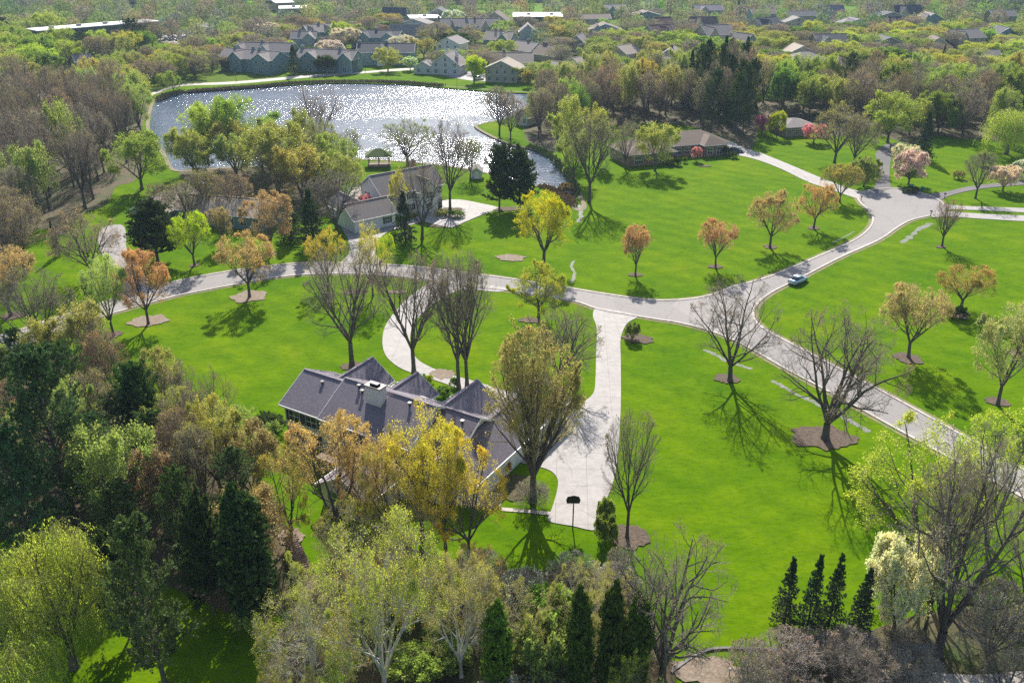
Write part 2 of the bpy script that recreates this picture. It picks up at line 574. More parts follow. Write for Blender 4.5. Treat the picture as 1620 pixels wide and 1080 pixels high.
# ------------------------------------------------------------------ the setting: ground, lake, roads
LAKE = [(246, 158), (262, 150), (300, 143), (350, 139), (400, 136), (460, 131), (520, 129), (600, 129), (645, 131), (700, 136), (760, 141),
        (810, 145), (850, 147), (858, 153), (838, 163), (822, 176), (795, 188), (760, 196), (752, 201), (775, 215), (808, 229), (850, 238), (868, 246), (884, 262),
        (898, 278), (908, 292), (914, 308), (922, 326), (915, 332), (903, 318), (892, 308), (876, 304), (856, 295), (828, 288), (800, 281),
        (765, 272), (720, 264), (678, 259), (620, 254), (552, 252), (500, 258), (440, 263), (380, 264), (320, 268), (282, 270), (270, 262), (262, 246), (248, 226), (236, 205), (238, 180)]
lake = ground_poly(LAKE)
STREAM = [(916, 318), (925, 322), (918, 345), (914, 370), (909, 395), (907, 415), (911, 432), (905, 447), (901, 446), (904, 430), (902, 414), (904, 390), (908, 365), (911, 342)]

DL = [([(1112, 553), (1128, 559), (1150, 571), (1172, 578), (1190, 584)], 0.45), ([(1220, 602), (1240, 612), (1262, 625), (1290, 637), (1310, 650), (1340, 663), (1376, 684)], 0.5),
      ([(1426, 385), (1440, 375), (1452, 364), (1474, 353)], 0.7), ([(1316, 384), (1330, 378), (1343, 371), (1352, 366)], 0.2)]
def ribbon(px, w_, seed):
    r_ = random.Random(seed)
    ln = catmull([tuple(P(*q_)[:2]) for q_ in px], False, 8)
    L_, R_ = [], []
    for i in range(len(ln)):
        a_, b_ = Vector(ln[max(i - 1, 0)]), Vector(ln[min(i + 1, len(ln) - 1)])
        t_ = (b_ - a_).normalized()
        n_ = Vector((-t_.y, t_.x)) * w_
        k1, k2 = r_.uniform(0.25, 1.2), r_.uniform(0.25, 1.2)
        if i in (0, len(ln) - 1):
            k1 = k2 = 0.05
        L_.append((ln[i][0] + n_.x * k1, ln[i][1] + n_.y * k1))
        R_.append((ln[i][0] - n_.x * k2, ln[i][1] - n_.y * k2))
    return L_ + R_[::-1]
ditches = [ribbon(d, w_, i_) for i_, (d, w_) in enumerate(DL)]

streams = [ribbon([(917, 324), (919, 338), (915, 352)], 0.7, 5), ribbon([(909, 412), (904, 422), (909, 433), (904, 449)], 0.35, 6)]
xs = np.concatenate([[-4000, -2000, -1000, -600, -400], np.arange(-300, 330, 2.0), [400, 600, 1000, 2000, 4000]])
ys = np.concatenate([[-600, -200, -50, 0], np.arange(20, 400, 2.0), [450, 550, 700, 900, 1300, 2000, 3500, 5000]])
X, Y = np.meshgrid(xs, ys)
Z = np.zeros_like(X)
for poly, dep in [(lake, 1.4)]:
    ins = inside(poly, X, Y)
    near = ins.copy()
    dd = np.zeros_like(X)
    dd[near] = dist_to(poly, X[near], Y[near])
    Z = np.where(ins, np.minimum(Z, -dep * np.clip(dd / (2.2 if dep > 1 else 0.8), 0, 1)), Z)
ny, nx = X.shape
idx = np.arange(nx * ny).reshape(ny, nx)
q = np.stack([idx[:-1, :-1], idx[:-1, 1:], idx[1:, 1:], idx[1:, :-1]], -1).reshape(-1, 4)
V = np.stack([X, Y, Z], -1).reshape(-1, 3)
cx, cy = V[q].mean(1)[:, 0], V[q].mean(1)[:, 1]
far = (cy > 340)
me = np_mesh('ground', V, q, [M['lawn'], M['rough_grass']], far.astype(int))
go = bpy.data.objects.new('ground', me)
COL.objects.link(go)
go['kind'] = 'structure'

def grow_poly(poly, d):
    out = []
    N = len(poly)
    area = sum(poly[i - 1][0] * poly[i][1] - poly[i][0] * poly[i - 1][1] for i in range(N))
    s = 1 if area > 0 else -1
    for i in range(N):
        a, b_ = Vector(poly[i - 1]), Vector(poly[(i + 1) % N])
        t = (b_ - a).normalized()
        out.append((poly[i][0] + t.y * d * s, poly[i][1] - t.x * d * s))
    return out

sheet('lake_water', grow_poly(lake, 0.6), -0.3, M['water'])
for d in streams:
    sheet('stream_water', d, 0.03, M['ditch'])
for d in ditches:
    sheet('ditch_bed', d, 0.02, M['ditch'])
strip('lake_bank', grow_poly(lake, 0.35), 1.1, -0.2, 0.05, noisy('bank_mud', (0.16, 0.13, 0.08), (0.30, 0.26, 0.17), 1.5, 0.95))

FLOORS = [
    [(-300, 240), (40, 170), (110, 160), (150, 150), (235, 160), (225, 200), (228, 250), (214, 285), (185, 295), (165, 325), (110, 345), (100, 372), (60, 362), (20, 392), (-60, 400), (-500, 420)],
    [(292, 268), (440, 266), (530, 262), (540, 290), (532, 330), (480, 350), (420, 342), (350, 308), (310, 300)],
    [(848, 160), (960, 143), (1080, 150), (1190, 155), (1192, 232), (1155, 222), (1090, 200), (1000, 196), (930, 210), (885, 240), (862, 235), (830, 215)],
    [(1195, 160), (1330, 158), (1560, 160), (1760, 160), (1760, 222), (1560, 222), (1475, 216), (1440, 230), (1385, 212), (1300, 215), (1230, 195)],
    [(-60, 690), (20, 615), (110, 590), (180, 610), (270, 660), (350, 690), (420, 780), (478, 880), (470, 950), (395, 980), (300, 940), (205, 905), (120, 840), (40, 830), (-80, 900)],
    [(560, 850), (700, 880), (790, 900), (950, 905), (1010, 930), (1040, 1000), (1050, 1100), (700, 1200), (420, 1150), (440, 1010), (520, 930)],
    [(1195, 1040), (1300, 1030), (1370, 1000), (1460, 970), (1560, 960), (1680, 950), (1700, 1100), (1200, 1150)],
]
for f in FLOORS:
    sheet('woodland_floor', ground_poly(f), 0.02, M['litter'])
sheet('far_woodland_floor', [(-900, 405), (-120, 405), (-60, 425), (60, 420), (120, 400), (180, 330), (250, 300), (900, 300), (1800, 2500), (-1800, 2500)], 0.02, M['rough_grass'])
for f in ([(690, 22), (760, 16), (870, 8), (890, 22), (830, 27), (740, 30)], [(985, 2), (1060, 1), (1110, 8), (1090, 14), (1000, 12)],
          [(1255, 14), (1330, 9), (1420, 13), (1500, 15), (1600, 16), (1600, 20), (1440, 22), (1330, 19)], [(305, 50), (360, 55), (365, 64), (310, 62)]):
    sheet('field', ground_poly(f), 0.05, M['far_grass'])
sheet('far_lawn', ground_poly([(250, 143), (300, 134), (410, 128), (520, 122), (648, 112), (700, 118), (860, 135), (872, 146), (810, 147), (700, 139), (640, 134), (520, 132), (400, 139), (300, 146)]), 0.03, M['lawn'])
for f in ([(445, 116), (460, 112), (462, 122), (445, 124)], [(560, 108), (650, 106), (640, 112), (560, 117)]):
    sheet('far_lawn', ground_poly(f), 0.03, M['lawn'])

ROAD = [(-140, 600), (0, 532), (28, 524), (80, 506), (127, 491), (200, 468), (273, 447), (354, 431), (438, 420), (494, 416), (580, 418), (653, 422), (742, 433), (805, 441), (905, 457),
        (960, 466), (1030, 475), (1085, 474), (1125, 467), (1160, 454), (1220, 437), (1308, 400), (1350, 381), (1372, 365), (1381, 350), (1377, 336), (1362, 322), (1357, 312), (1366, 304),
        (1385, 300), (1412, 298), (1440, 301), (1465, 308), (1487, 318), (1494, 328), (1487, 338), (1468, 342), (1440, 349), (1418, 361), (1390, 380), (1330, 407), (1270, 438), (1220, 463),
        (1196, 483), (1192, 500), (1205, 518), (1240, 538), (1332, 586), (1450, 649), (1620, 744), (1800, 848), (1800, 894), (1620, 788), (1450, 696), (1332, 631), (1240, 582), (1180, 548),
        (1130, 526), (1075, 511), (1030, 504), (950, 490), (905, 476), (805, 460), (742, 453), (653, 440), (580, 434), (494, 434), (438, 439), (400, 445), (316, 461), (273, 470), (165, 500),
        (86, 528), (50, 543), (0, 559), (-140, 630)]
road = ground_poly(ROAD, True, 4)
verge = strip('road_verge', grow_poly(road, 0.55), 0.7, 0.0, 0.035, M['verge'])
sheet('road', road, 0.06, M['asphalt'])
strip('kerb', road, 0.42, 0.0, 0.15, M['kerb'])

DRIVES = {
    'driveway': [
        [(690, 444), (740, 448), (800, 455), (790, 462), (740, 459), (710, 466), (682, 484), (660, 505), (650, 525), (650, 550), (662, 570), (690, 585), (720, 595), (754, 604), (800, 618), (884, 634),
         (917, 637), (938, 623), (942, 600), (943, 560), (944, 520), (938, 500), (944, 488), (975, 491), (1008, 500), (992, 512), (982, 535), (982, 570), (982, 644), (976, 732), (964, 780), (948, 808), (944, 838),
         (905, 832), (868, 824), (873, 805), (879, 785), (883, 762), (875, 748), (858, 740), (822, 732), (792, 726), (800, 705), (830, 680), (845, 655), (800, 640), (740, 622), (712, 610), (680, 599), (643, 587), (622, 575), (609, 560), (605, 540), (610, 515), (628, 490), (650, 468)],
        [(535, 337), (550, 336), (562, 346), (575, 360), (620, 353), (655, 347), (672, 335), (690, 320), (724, 316), (760, 322), (787, 330), (750, 345), (714, 360), (690, 354), (668, 352), (640, 359), (612, 368), (598, 384), (594, 402), (604, 421), (540, 420), (553, 400), (550, 378), (540, 360)],
        [(1128, 224), (1150, 222), (1178, 235), (1205, 243), (1252, 262), (1302, 283), (1345, 299), (1368, 305), (1356, 314), (1320, 302), (1280, 289), (1232, 266), (1190, 251), (1150, 243), (1128, 238)],
        [(1490, 324), (1520, 326), (1570, 328), (1640, 331), (1640, 337), (1570, 334), (1520, 332), (1492, 331)],
        [(1478, 336), (1500, 335), (1560, 339), (1660, 344), (1660, 352), (1560, 347), (1500, 343), (1474, 344)],
        [(700, 118), (730, 112), (775, 118), (790, 126), (757, 129), (715, 123)],
    ],
    'dark_driveway': [
        [(1384, 301), (1388, 280), (1392, 262), (1385, 245), (1398, 230), (1425, 228), (1412, 245), (1408, 262), (1407, 285), (1408, 299)],
        [(1466, 309), (1500, 303), (1530, 296), (1570, 291), (1650, 284), (1650, 290), (1570, 297), (1530, 303), (1500, 311), (1484, 318)],
    ],
    'worn_driveway': [
        [(160, 362), (192, 356), (200, 372), (200, 392), (214, 410), (232, 440), (230, 466), (180, 478), (190, 455), (186, 430), (166, 410), (156, 385)],
    ],
    'footpath': [
        [(100, 182), (150, 171), (180, 164), (243, 146), (268, 138), (294, 133), (360, 130), (412, 126), (500, 118), (580, 113), (648, 108), (650, 111), (580, 116), (500, 122), (412, 130), (360, 134), (296, 136), (268, 141), (246, 149), (180, 169), (150, 176), (100, 188)],
        [(793, 803), (830, 806), (872, 810), (872, 815), (830, 811), (793, 808)],
        [(560, 730), (700, 770), (760, 760), (790, 745), (792, 800), (740, 800), (640, 790), (540, 760)],
        [(40, 262), (90, 248), (130, 238), (132, 242), (92, 254), (42, 268)],
    ],
    'far_road': [
        [(60, 150), (94, 130), (130, 122), (162, 113), (200, 104), (240, 94), (283, 80), (310, 70), (335, 67), (330, 76), (300, 84), (262, 97), (240, 102), (200, 111), (162, 119), (130, 130), (100, 138), (70, 158)],
        [(255, 58), (290, 55), (350, 62), (354, 68), (320, 70), (258, 68)],
        [(352, 60), (440, 66), (520, 92), (560, 90), (640, 93), (640, 97), (560, 96), (500, 98), (430, 76), (352, 67)],
        [(930, 62), (1010, 62), (1010, 66), (940, 72), (900, 78), (885, 72)], [(980, 104), (1030, 102), (1035, 112), (980, 112)],
        [(1228, 122), (1262, 128), (1268, 136), (1232, 128)], [(1350, 122), (1400, 116), (1420, 120), (1380, 130), (1350, 130)],
        [(715, 25), (780, 26), (780, 32), (720, 31)], [(600, 92), (615, 60), (625, 60), (618, 92)],
        [(812, 62), (860, 70), (880, 84), (862, 86), (835, 76), (808, 70)],
    ],
}
ZL = {'worn_driveway': 0.08, 'driveway': 0.075, 'dark_driveway': 0.085, 'footpath': 0.065, 'far_road': 0.07}
ML = {'worn_driveway': 'asphalt', 'driveway': 'concrete', 'dark_driveway': 'dark_asphalt', 'footpath': 'path', 'far_road': 'path'}
BLOCKED = [(road, 2.0), (lake, 1.5)]
for k, polys in DRIVES.items():
    for j, f in enumerate(polys):
        g_ = ground_poly(f, True, 4)
        sheet(k, g_, ZL[k] + 0.004 * j, M[ML[k]])
        BLOCKED.append((g_, 1.0))
        if k == 'far_road':
            for dy_ in (5.0, 11.0):
                BLOCKED.append(([(x_, y_ - dy_) for x_, y_ in g_], 1.0))

for f in PADS:
    sheet('driveway', ground_poly(f, False), 0.12, M['concrete'])
    BLOCKED.append((ground_poly(f, False), 1.0))

def oval(px, py, hwpx, asp=1.0, n=30, seed=0):
    r_ = random.Random(seed)
    c = P(px, py)
    r = hwpx * depth_of(c) / FPX
    ph_ = r_.uniform(0, 6.28)
    k = [1 + 0.10 * math.sin(2 * (i / n) * 6.283 + ph_) + 0.07 * math.sin(5 * (i / n) * 6.283 + 2 * ph_) + r_.uniform(-0.13, 0.13) for i in range(n)]
    pts = [(c.x + r * k[i] * math.cos(2 * math.pi * i / n), c.y + r * asp * k[i] * math.sin(2 * math.pi * i / n)) for i in range(n)]
    return catmull(pts, True, 2)

BEDS = [(395, 469, 34, .8, 'pale_mulch'), (235, 508, 33, .9, 'pale_mulch'), (180, 530, 16, 1, 'mulch'), (1005, 435, 12, .9, 'mulch'), (1132, 422, 13, .9, 'mulch'), (1218, 391, 13, .9, 'mulch'), (1287, 361, 12, .9, 'mulch'),
        (1150, 599, 22, 1, 'mulch'), (1300, 692, 58, .8, 'mulch'), (1436, 567, 25, 1, 'mulch'), (1510, 496, 27, .9, 'mulch'), (1578, 636, 20, 1, 'mulch'), (1009, 536, 28, .8, 'mulch'), (995, 848, 34, 1.2, 'mulch'),
        (1488, 391, 9, .9, 'mulch'), (556, 579, 20, .8, 'mulch'), (838, 507, 20, .7, 'mulch'), (808, 408, 27, .7, 'pale_mulch'), (800, 331, 30, .5, 'mulch'), (700, 357, 34, .35, 'mulch'), (562, 462, 24, .5, 'mulch'),
        (628, 462, 18, .5, 'pale_mulch'), (430, 402, 12, 1, 'mulch'), (308, 420, 9, 1, 'mulch'), (20, 500, 22, .8, 'mulch'), (700, 592, 22, 1, 'pale_mulch'), (815, 770, 42, .9, 'litter'), (1125, 1062, 75, .45, 'pale_mulch'),
        (1115, 263, 12, .6, 'mulch'), (460, 850, 26, 1, 'pale_mulch'), (704, 326, 12, 1.0, 'mulch'), (1612, 560, 20, 1, 'mulch'), (1140, 172 + 60, 12, .5, 'mulch')]
for i, (x_, y_, h_, a_, m_) in enumerate(BEDS):
    sheet('mulch_bed', oval(x_, y_, h_ * 0.82, a_, seed=i), 0.10 + 0.003 * (i % 5), M[m_])
isl = oval(714, 334, 23, .62, seed=77)
sheet('planted_island', isl, 0.15, M['litter'])
strip('island_kerb', isl, 0.3, 0.05, 0.2, M['stone'])
bed = [tuple(P(*q)[:2]) for q in ((1062, 1064), (1085, 1047), (1110, 1032), (1140, 1026), (1190, 1027), (1240, 1029))]
strip('bed_edging', catmull(bed, False, 5), 0.25, 0.0, 0.18, M['dark_metal'], closed=False)
sheet('driveway', ground_poly([(1378, 1075), (1384, 1055), (1420, 1058), (1540, 1068), (1700, 1060), (1700, 1130), (1360, 1130)], True), 0.11, M['path'])
# ------------------------------------------------------------------ buildings
FOOT = []

def frame_of(a, b_):
    """ground frame from two measured front corners: origin, rotation, length"""
    A, B = P(*a), P(*b_)
    d = B - A
    return A, math.atan2(d.y, d.x), d.length

SIDES = {'S': (0, -1), 'N': (0, 1), 'W': (-1, 0), 'E': (1, 0)}

def wallbox(mb, side, base, u0, u1, z0, z1, d0, d1):
    """box on a wall: u along it, d outward from it; base = the wall's plane coordinate"""
    s = SIDES[side]
    if s[0] == 0:
        ya, yb = sorted((base + s[1] * d0, base + s[1] * d1))
        mb.box(u0, u1, ya, yb, z0, z1)
    else:
        xa, xb = sorted((base + s[0] * d0, base + s[0] * d1))
        mb.box(xa, xb, u0, u1, z0, z1)

def arch(mb, side, base, u, z, r, d0, d1, n=10):
    s = SIDES[side]
    pts = [(u + r * math.cos(math.pi * i / n), z + r * math.sin(math.pi * i / n)) for i in range(n + 1)]
    def at(p, d):
        return (p[0], base + s[1] * d, p[1]) if s[0] == 0 else (base + s[0] * d, p[0], p[1])
    N = len(pts)
    mb.add([at(p, d0) for p in pts] + [at(p, d1) for p in pts], [tuple(range(N)), tuple(range(2 * N - 1, N - 1, -1))] + [(i, i + 1, N + i + 1, N + i) for i in range(N - 1)] + [(N - 1, 0, N, 2 * N - 1)])

def window(root, side, base, u, z, w_=1.1, h=1.4, arched=False, shut=False, mull=1, pane=True):
    f = MB()
    e = 0.09
    if arched:
        arch(f, side, base, u, z + h, w_ / 2 + e, 0.0, 0.05)
        wallbox(f, side, base, u - w_ / 2 - e, u + w_ / 2 + e, z - e, z + h, 0.0, 0.05)
    else:
        wallbox(f, side, base, u - w_ / 2 - e, u + w_ / 2 + e, z - e, z + h + e, 0.0, 0.05)
    for i in range(1, mull + 1):
        x = u - w_ / 2 + w_ * i / (mull + 1)
        wallbox(f, side, base, x - 0.03, x + 0.03, z, z + h, 0.05, 0.09)
    wallbox(f, side, base, u - w_ / 2, u + w_ / 2, z + h * 0.48, z + h * 0.54, 0.05, 0.085)
    wo = f.build('window', M['trim'], root)
    if pane:
        p = MB()
        wallbox(p, side, base, u - w_ / 2, u + w_ / 2, z, z + h, 0.051, 0.07)
        if arched:
            arch(p, side, base, u, z + h, w_ / 2, 0.051, 0.07)
        p.build('pane', M['glass'], wo)
    if shut:
        for sg in (-1, 1):
            c = u + sg * (w_ / 2 + e + 0.22)
            s_ = MB()
            wallbox(s_, side, base, c - 0.19, c + 0.19, z - 0.05, z + h + 0.05, 0.0, 0.06)
            s_.build('shutter', M['shutter'], root)
    return wo

def door(root, side, base, u, w_=1.0, h=2.1, z=0.0, mat='trim', name='door'):
    d = MB()
    wallbox(d, side, base, u - w_ / 2, u + w_ / 2, z + 0.02, z + h, 0.0, 0.06)
    if name == 'garage_door':
        for i in range(4):
            wallbox(d, side, base, u - w_ / 2 + 0.1, u + w_ / 2 - 0.1, z + 0.12 + i * h / 4, z + (i + 0.85) * h / 4, 0.06, 0.09)
    return d.build(name, M[mat], root)

def gable(W, Rf, F, x0, x1, y0, y1, he, hr, axis='x', o=0.45, th=0.16, z0=0.0):
    if axis == 'y':
        def s_(p): return (p[1], p[0], p[2])
        a0, a1, b0, b1 = y0, y1, x0, x1
    else:
        def s_(p): return p
        a0, a1, b0, b1 = x0, x1, y0, y1
    def solid(mb, lo, hi):
        lo, hi = [s_(p) for p in lo], [s_(p) for p in hi]
        if axis == 'y':
            lo, hi = lo[::-1], hi[::-1]
        mb.hexa(lo, hi)
    m_ = (b0 + b1) / 2
    rc = [(a0 - o + 0.02, m_ - 0.17, hr + th - 0.05), (a1 + o - 0.02, m_ - 0.17, hr + th - 0.05), (a1 + o - 0.02, m_ + 0.17, hr + th - 0.05), (a0 - o + 0.02, m_ + 0.17, hr + th - 0.05)]
    solid(Rf, rc, [(p[0], p[1], hr + th + 0.045) for p in rc])
    sl = (hr - he) / (m_ - b0)
    W.box(x0, x1, y0, y1, z0, he - 0.02)
    e = 0.03
    tri = [(a0, b0 + e, he - 0.03), (a0, b1 - e, he - 0.03), (a0, m_, hr - 0.03)]
    tri2 = [(a1, p[1], p[2]) for p in tri]
    W.add([s_(p) for p in tri + tri2], [(0, 2, 1), (3, 4, 5), (0, 1, 4, 3), (1, 2, 5, 4), (2, 0, 3, 5)])
    for sg, be in ((-1, b0), (1, b1)):
        eo = be + sg * o
        ze = he - sl * o
        q_ = [(a0 - o, eo, ze), (a1 + o, eo, ze), (a1 + o, m_, hr), (a0 - o, m_, hr)]
        if sg > 0:
            q_ = q_[::-1]
        solid(Rf, q_, [(p[0], p[1], p[2] + th) for p in q_])
        # gutter and rake boards
        g0, g1 = sorted((eo, eo + sg * 0.1))
        gb = [(a0 - o, g0, ze - 0.06), (a1 + o, g0, ze - 0.06), (a1 + o, g1, ze - 0.06), (a0 - o, g1, ze - 0.06)]
        solid(F, gb, [(p[0], p[1], p[2] + 0.2) for p in gb])
        for aa, dr in ((a0 - o, -1), (a1 + o, 1)):
            x_a, x_b = sorted((aa + dr * 0.003, aa + dr * 0.07))
            yy = [(x_a, eo, ze - 0.1), (x_b, eo, ze - 0.1), (x_b, m_, hr - 0.1), (x_a, m_, hr - 0.1)]
            if sg > 0:
                yy = yy[::-1]
            solid(F, yy, [(p[0], p[1], p[2] + th + 0.13) for p in yy])

def hip(W, Rf, F, x0, x1, y0, y1, he, hr, o=0.6, z0=0.0):
    W.box(x0, x1, y0, y1, z0, he - 0.02)
    a0, a1, b0, b1 = x0 - o, x1 + o, y0 - o, y1 + o
    th = 0.16
    h_ = min(a1 - a0, b1 - b0) / 2
    if a1 - a0 > b1 - b0:
        r = [(a0 + h_, (b0 + b1) / 2, hr), (a1 - h_, (b0 + b1) / 2, hr)]
        fs = [(4, 5, 9, 8), (5, 6, 9), (6, 7, 8, 9), (7, 4, 8)]
    else:
        r = [((a0 + a1) / 2, b0 + h_, hr), ((a0 + a1) / 2, b1 - h_, hr)]
        fs = [(4, 5, 8), (5, 6, 9, 8), (6, 7, 9), (7, 4, 8, 9)]
    vs = [(a0, b0, he), (a1, b0, he), (a1, b1, he), (a0, b1, he)]
    vs += [(x, y, z + th) for x, y, z in vs] + r
    Rf.add(vs, [(3, 2, 1, 0), (0, 1, 5, 4), (1, 2, 6, 5), (2, 3, 7, 6), (3, 0, 4, 7)] + fs)
    for s_, ba, u0, u1 in (('S', b0, a0, a1), ('N', b1, a0, a1), ('W', a0, b0, b1), ('E', a1, b0, b1)):
        wallbox(F, s_, ba, u0, u1, he - 0.03, he + 0.13, 0.003, 0.07)

def chimney(root, x, y, z0, z1, w_=0.9, d=0.7, mat='brick', cap='stone'):
    c = MB().box(x - w_ / 2, x + w_ / 2, y - d / 2, y + d / 2, z0, z1).build('chimney', M[mat], root)
    MB().box(x - w_ / 2 - 0.08, x + w_ / 2 + 0.08, y - d / 2 - 0.08, y + d / 2 + 0.08, z1 + 0.003, z1 + 0.16).box(x - w_ / 4, x + w_ / 4, y - d / 4, y + d / 4, z1 + 0.163, z1 + 0.45).build('chimney_cap', M[cap], c)
    return c

def foot(A, rz, x0, x1, y0, y1, pad=1.5):
    cs, sn = math.cos(rz), math.sin(rz)
    pts = [(A.x + cs * x - sn * y, A.y + sn * x + cs * y) for x, y in ((x0, y0), (x1, y0), (x1, y1), (x0, y1))]
    xs_, ys_ = [p[0] for p in pts], [p[1] for p in pts]
    fr = 24.0 if A.y > 300 else 0.0     # open yard on the near side of the far houses
    ya_, yb_ = min(ys_) - fr, max(ys_)
    FOOT.append(((min(xs_) + max(xs_)) / 2, (ya_ + yb_) / 2, (max(xs_) - min(xs_)) / 2 + pad, (yb_ - ya_) / 2 + pad))

def house(A, rz, blocks, wall, roof, label, cat='house', name='house', trim='trim', group=None):
    root = empty(name, A, rz, label, cat, group)
    W, Rf, F = MB(), MB(), MB()
    for b_ in blocks:
        ty, x0, x1, y0, y1, he, hr = b_[:7]
        if ty == 'hip':
            hip(W, Rf, F, x0, x1, y0, y1, he, hr)
        else:
            gable(W, Rf, F, x0, x1, y0, y1, he, hr, ty)
        foot(A, rz, x0, x1, y0, y1)
    W.build('wall', M[wall], root)
    Rf.build('roof', M[roof], root)
    F.build('fascia', M[trim], root)
    return root

# the slate-roofed house in the middle
A0_, A1_ = P(449, 637, 5.2), P(605, 692, 5.2)
A = Vector((A0_.x, A0_.y, 0))
print('main house', A, math.degrees(math.atan2(A1_.y - A0_.y, A1_.x - A0_.x)), (A1_ - A0_).length)
hs = house(A, math.radians(-31), [
    ('x', 0, 6.6, 0, 9.2, 5.2, 7.7), ('x', 6.603, 19.6, -0.15, 9.9, 5.25, 8.1), ('y', 0.9, 7.0, 5.0, 12.4, 4.7, 7.0), ('y', 8.4, 14.0, 5.5, 12.6, 4.6, 6.6),
    ('x', 19.603, 24.6, 2.2, 11.4, 4.3, 7.0), ('y', 16.2, 22.6, 7.5, 14.4, 4.2, 6.9), ('y', 21.2, 28.2, 0.5, 22.5, 3.0, 5.6), ('y', 13.5, 20.2, -8.5, 1.0, 3.1, 5.0)],
    'white_siding', 'roof_slate', 'rambling white house with slate-grey gabled roofs and a square white chimney', name='house')
for u in (1.6, 4.4):
    window(hs, 'S', 0, u, 3.0, 1.7, 1.5, shut=True)
window(hs, 'W', 0, 3.0, 3.2, 1.2, 1.3, shut=True)
for u in (8.2, 10.4, 12.2):
    window(hs, 'S', -0.15, u, 3.0, 1.5, 1.5, shut=True)
for u in (2.0, 5.0, 9.5, 11.9):
    window(hs, 'S', 0 if u < 6.6 else -0.15, u, 0.4, 1.8, 1.7)
window(hs, 'N', 12.4, 4.0, 2.6, 1.4, 1.4, shut=True)
for u in (-6.5, -4.0, -1.5):
    window(hs, 'W', 13.5, u, 0.9, 1.6, 1.5)
for u in (15.1, 16.9, 18.7):
    window(hs, 'S', -8.5, u, 0.9, 1.3, 1.5)
for u in (4.5, 8.0, 14.0):
    door(hs, 'E', 28.2, u, 2.7, 2.2, name='garage_door')
chimney(hs, 12.2, 3.4, 5.5, 9.4, 2.3, 1.2, 'white_siding', 'dark_metal')
for x, y, z in ((3.4, 3.6, 7.15), (8.9, 4.2, 7.9), (9.8, 3.7, 7.65), (16.8, 4.0, 7.8), (23.2, 5.6, 6.5)):
    MB().cyl(x, y, z - 0.5, z + 0.35, 0.14, n=8).box(x - 0.22, x + 0.22, y - 0.22, y + 0.22, z + 0.353, z + 0.43).build('roof_vent', M['dark_metal'], hs)
MB().box(9.0, 14.0, -4.5, -0.75, 2.55, 2.7).box(9.1, 9.25, -4.4, -4.25, 0, 2.547).box(13.75, 13.9, -4.4, -4.25, 0, 2.547).box(11.4, 11.55, -4.4, -4.25, 0, 2.547).build('deck', M['wood'], hs)

# white two-storey house by the lake
A, rz, L = frame_of((607, 348), (690, 330))
hs = house(A, rz, [('x', 0, 15.5, 0, 9.5, 5.6, 8.8), ('y', 8.5, 13.0, -2.0, 5.0, 5.4, 7.6), ('x', -9.5, 0.3, -4.5, 3.2, 2.9, 5.3), ('y', -7.8, -2.6, 0, 9.5, 2.7, 5.0)],
           'white_siding', 'roof_grey', 'white two-storey house with dark shutters by the paved turning circle and lake', name='house')
for u in (1.8, 4.6, 7.2, 14.4):
    for z in (0.9, 3.6):
        window(hs, 'S', 0, u, z, 1.0, 1.35, shut=True)
for z in (0.9, 3.5):
    window(hs, 'S', -2.0, 10.75, z, 1.6, 1.4)
window(hs, 'S', -4.5, -1.6, 0.8, 1.1, 1.35, shut=True)
window(hs, 'W', 0, 6.5, 3.6, 1.0, 1.2, shut=True)
for u in (2.0, 7.0):
    window(hs, 'E', 15.5, u, 3.6, 1.0, 1.3, shut=True)
for u in (-7.6, -4.8):
    door(hs, 'S', -4.5, u, 2.4, 2.2, name='garage_door')
door(hs, 'S', 0, 6.0, 1.0, 2.1, mat='shutter')
chimney(hs, 12.6, 7.4, 5, 9.8, 1.3, 0.8, 'brick')

# tan-roofed ranch house on the left
A, rz, L = frame_of((214, 350), (398, 368))
hs = house(A, rz, [('y', 0, 8.5, 0, 13, 2.9, 5.2), ('x', 8.503, 17.5, 2.5, 11.0, 2.9, 4.9), ('x', 17.503, 31.0, 1.5, 11.5, 3.0, 5.2)],
           'teal_siding', 'roof_tan', 'low grey-green house with a wide tan shingle roof beside the orange maples', name='house')
for u in (11, 14.5):
    window(hs, 'S', 2.5, u, 0.9, 1.4, 1.4)
for u in (20, 23, 26, 29):
    window(hs, 'S', 1.5, u, 0.9, 1.3, 1.4)
window(hs, 'S', 0, 4.2, 0.9, 1.8, 1.4)
chimney(hs, 12.5, 8.2, 3.5, 7.2, 1.2, 1.2, 'brick_tan')

# brown hipped brick house
A, rz, L = frame_of((994, 264), (1062, 258))
hs = house(A, rz, [('hip', 0, 13.5, 0, 12.0, 3.1, 5.9), ('hip', 9.0, 33.0, 5.5, 17.0, 3.12, 5.8), ('hip', 24.5, 31.0, 3.0, 12.0, 3.14, 5.2)],
           'brick', 'roof_brown', 'long low brick house with a brown hipped roof on the big lawn', name='house')
for u in (3.0, 8.5):
    window(hs, 'S', 0, u, 0.5, 2.4, 2.0, mull=3)
window(hs, 'W', 0, 5.0, 0.6, 1.4, 1.8)
for u in (15.5, 17.8, 20.4):
    window(hs, 'S', 5.5, u, 0.6, 1.5, 1.9, mull=2)
for u in (26.2, 29.2):
    window(hs, 'S', 3.0, u, 0.6, 1.5, 1.9)
door(hs, 'S', 5.5, 22.6, 1.1, 2.2)
MB().box(3.4, 4.6, 2.2, 3.4, 3.9, 4.5).build('skylight', M['trim'], hs)
MB().box(14.8, 16.2, 10.2, 11.2, 5.0, 6.3).build('chimney', M['brick'], hs)

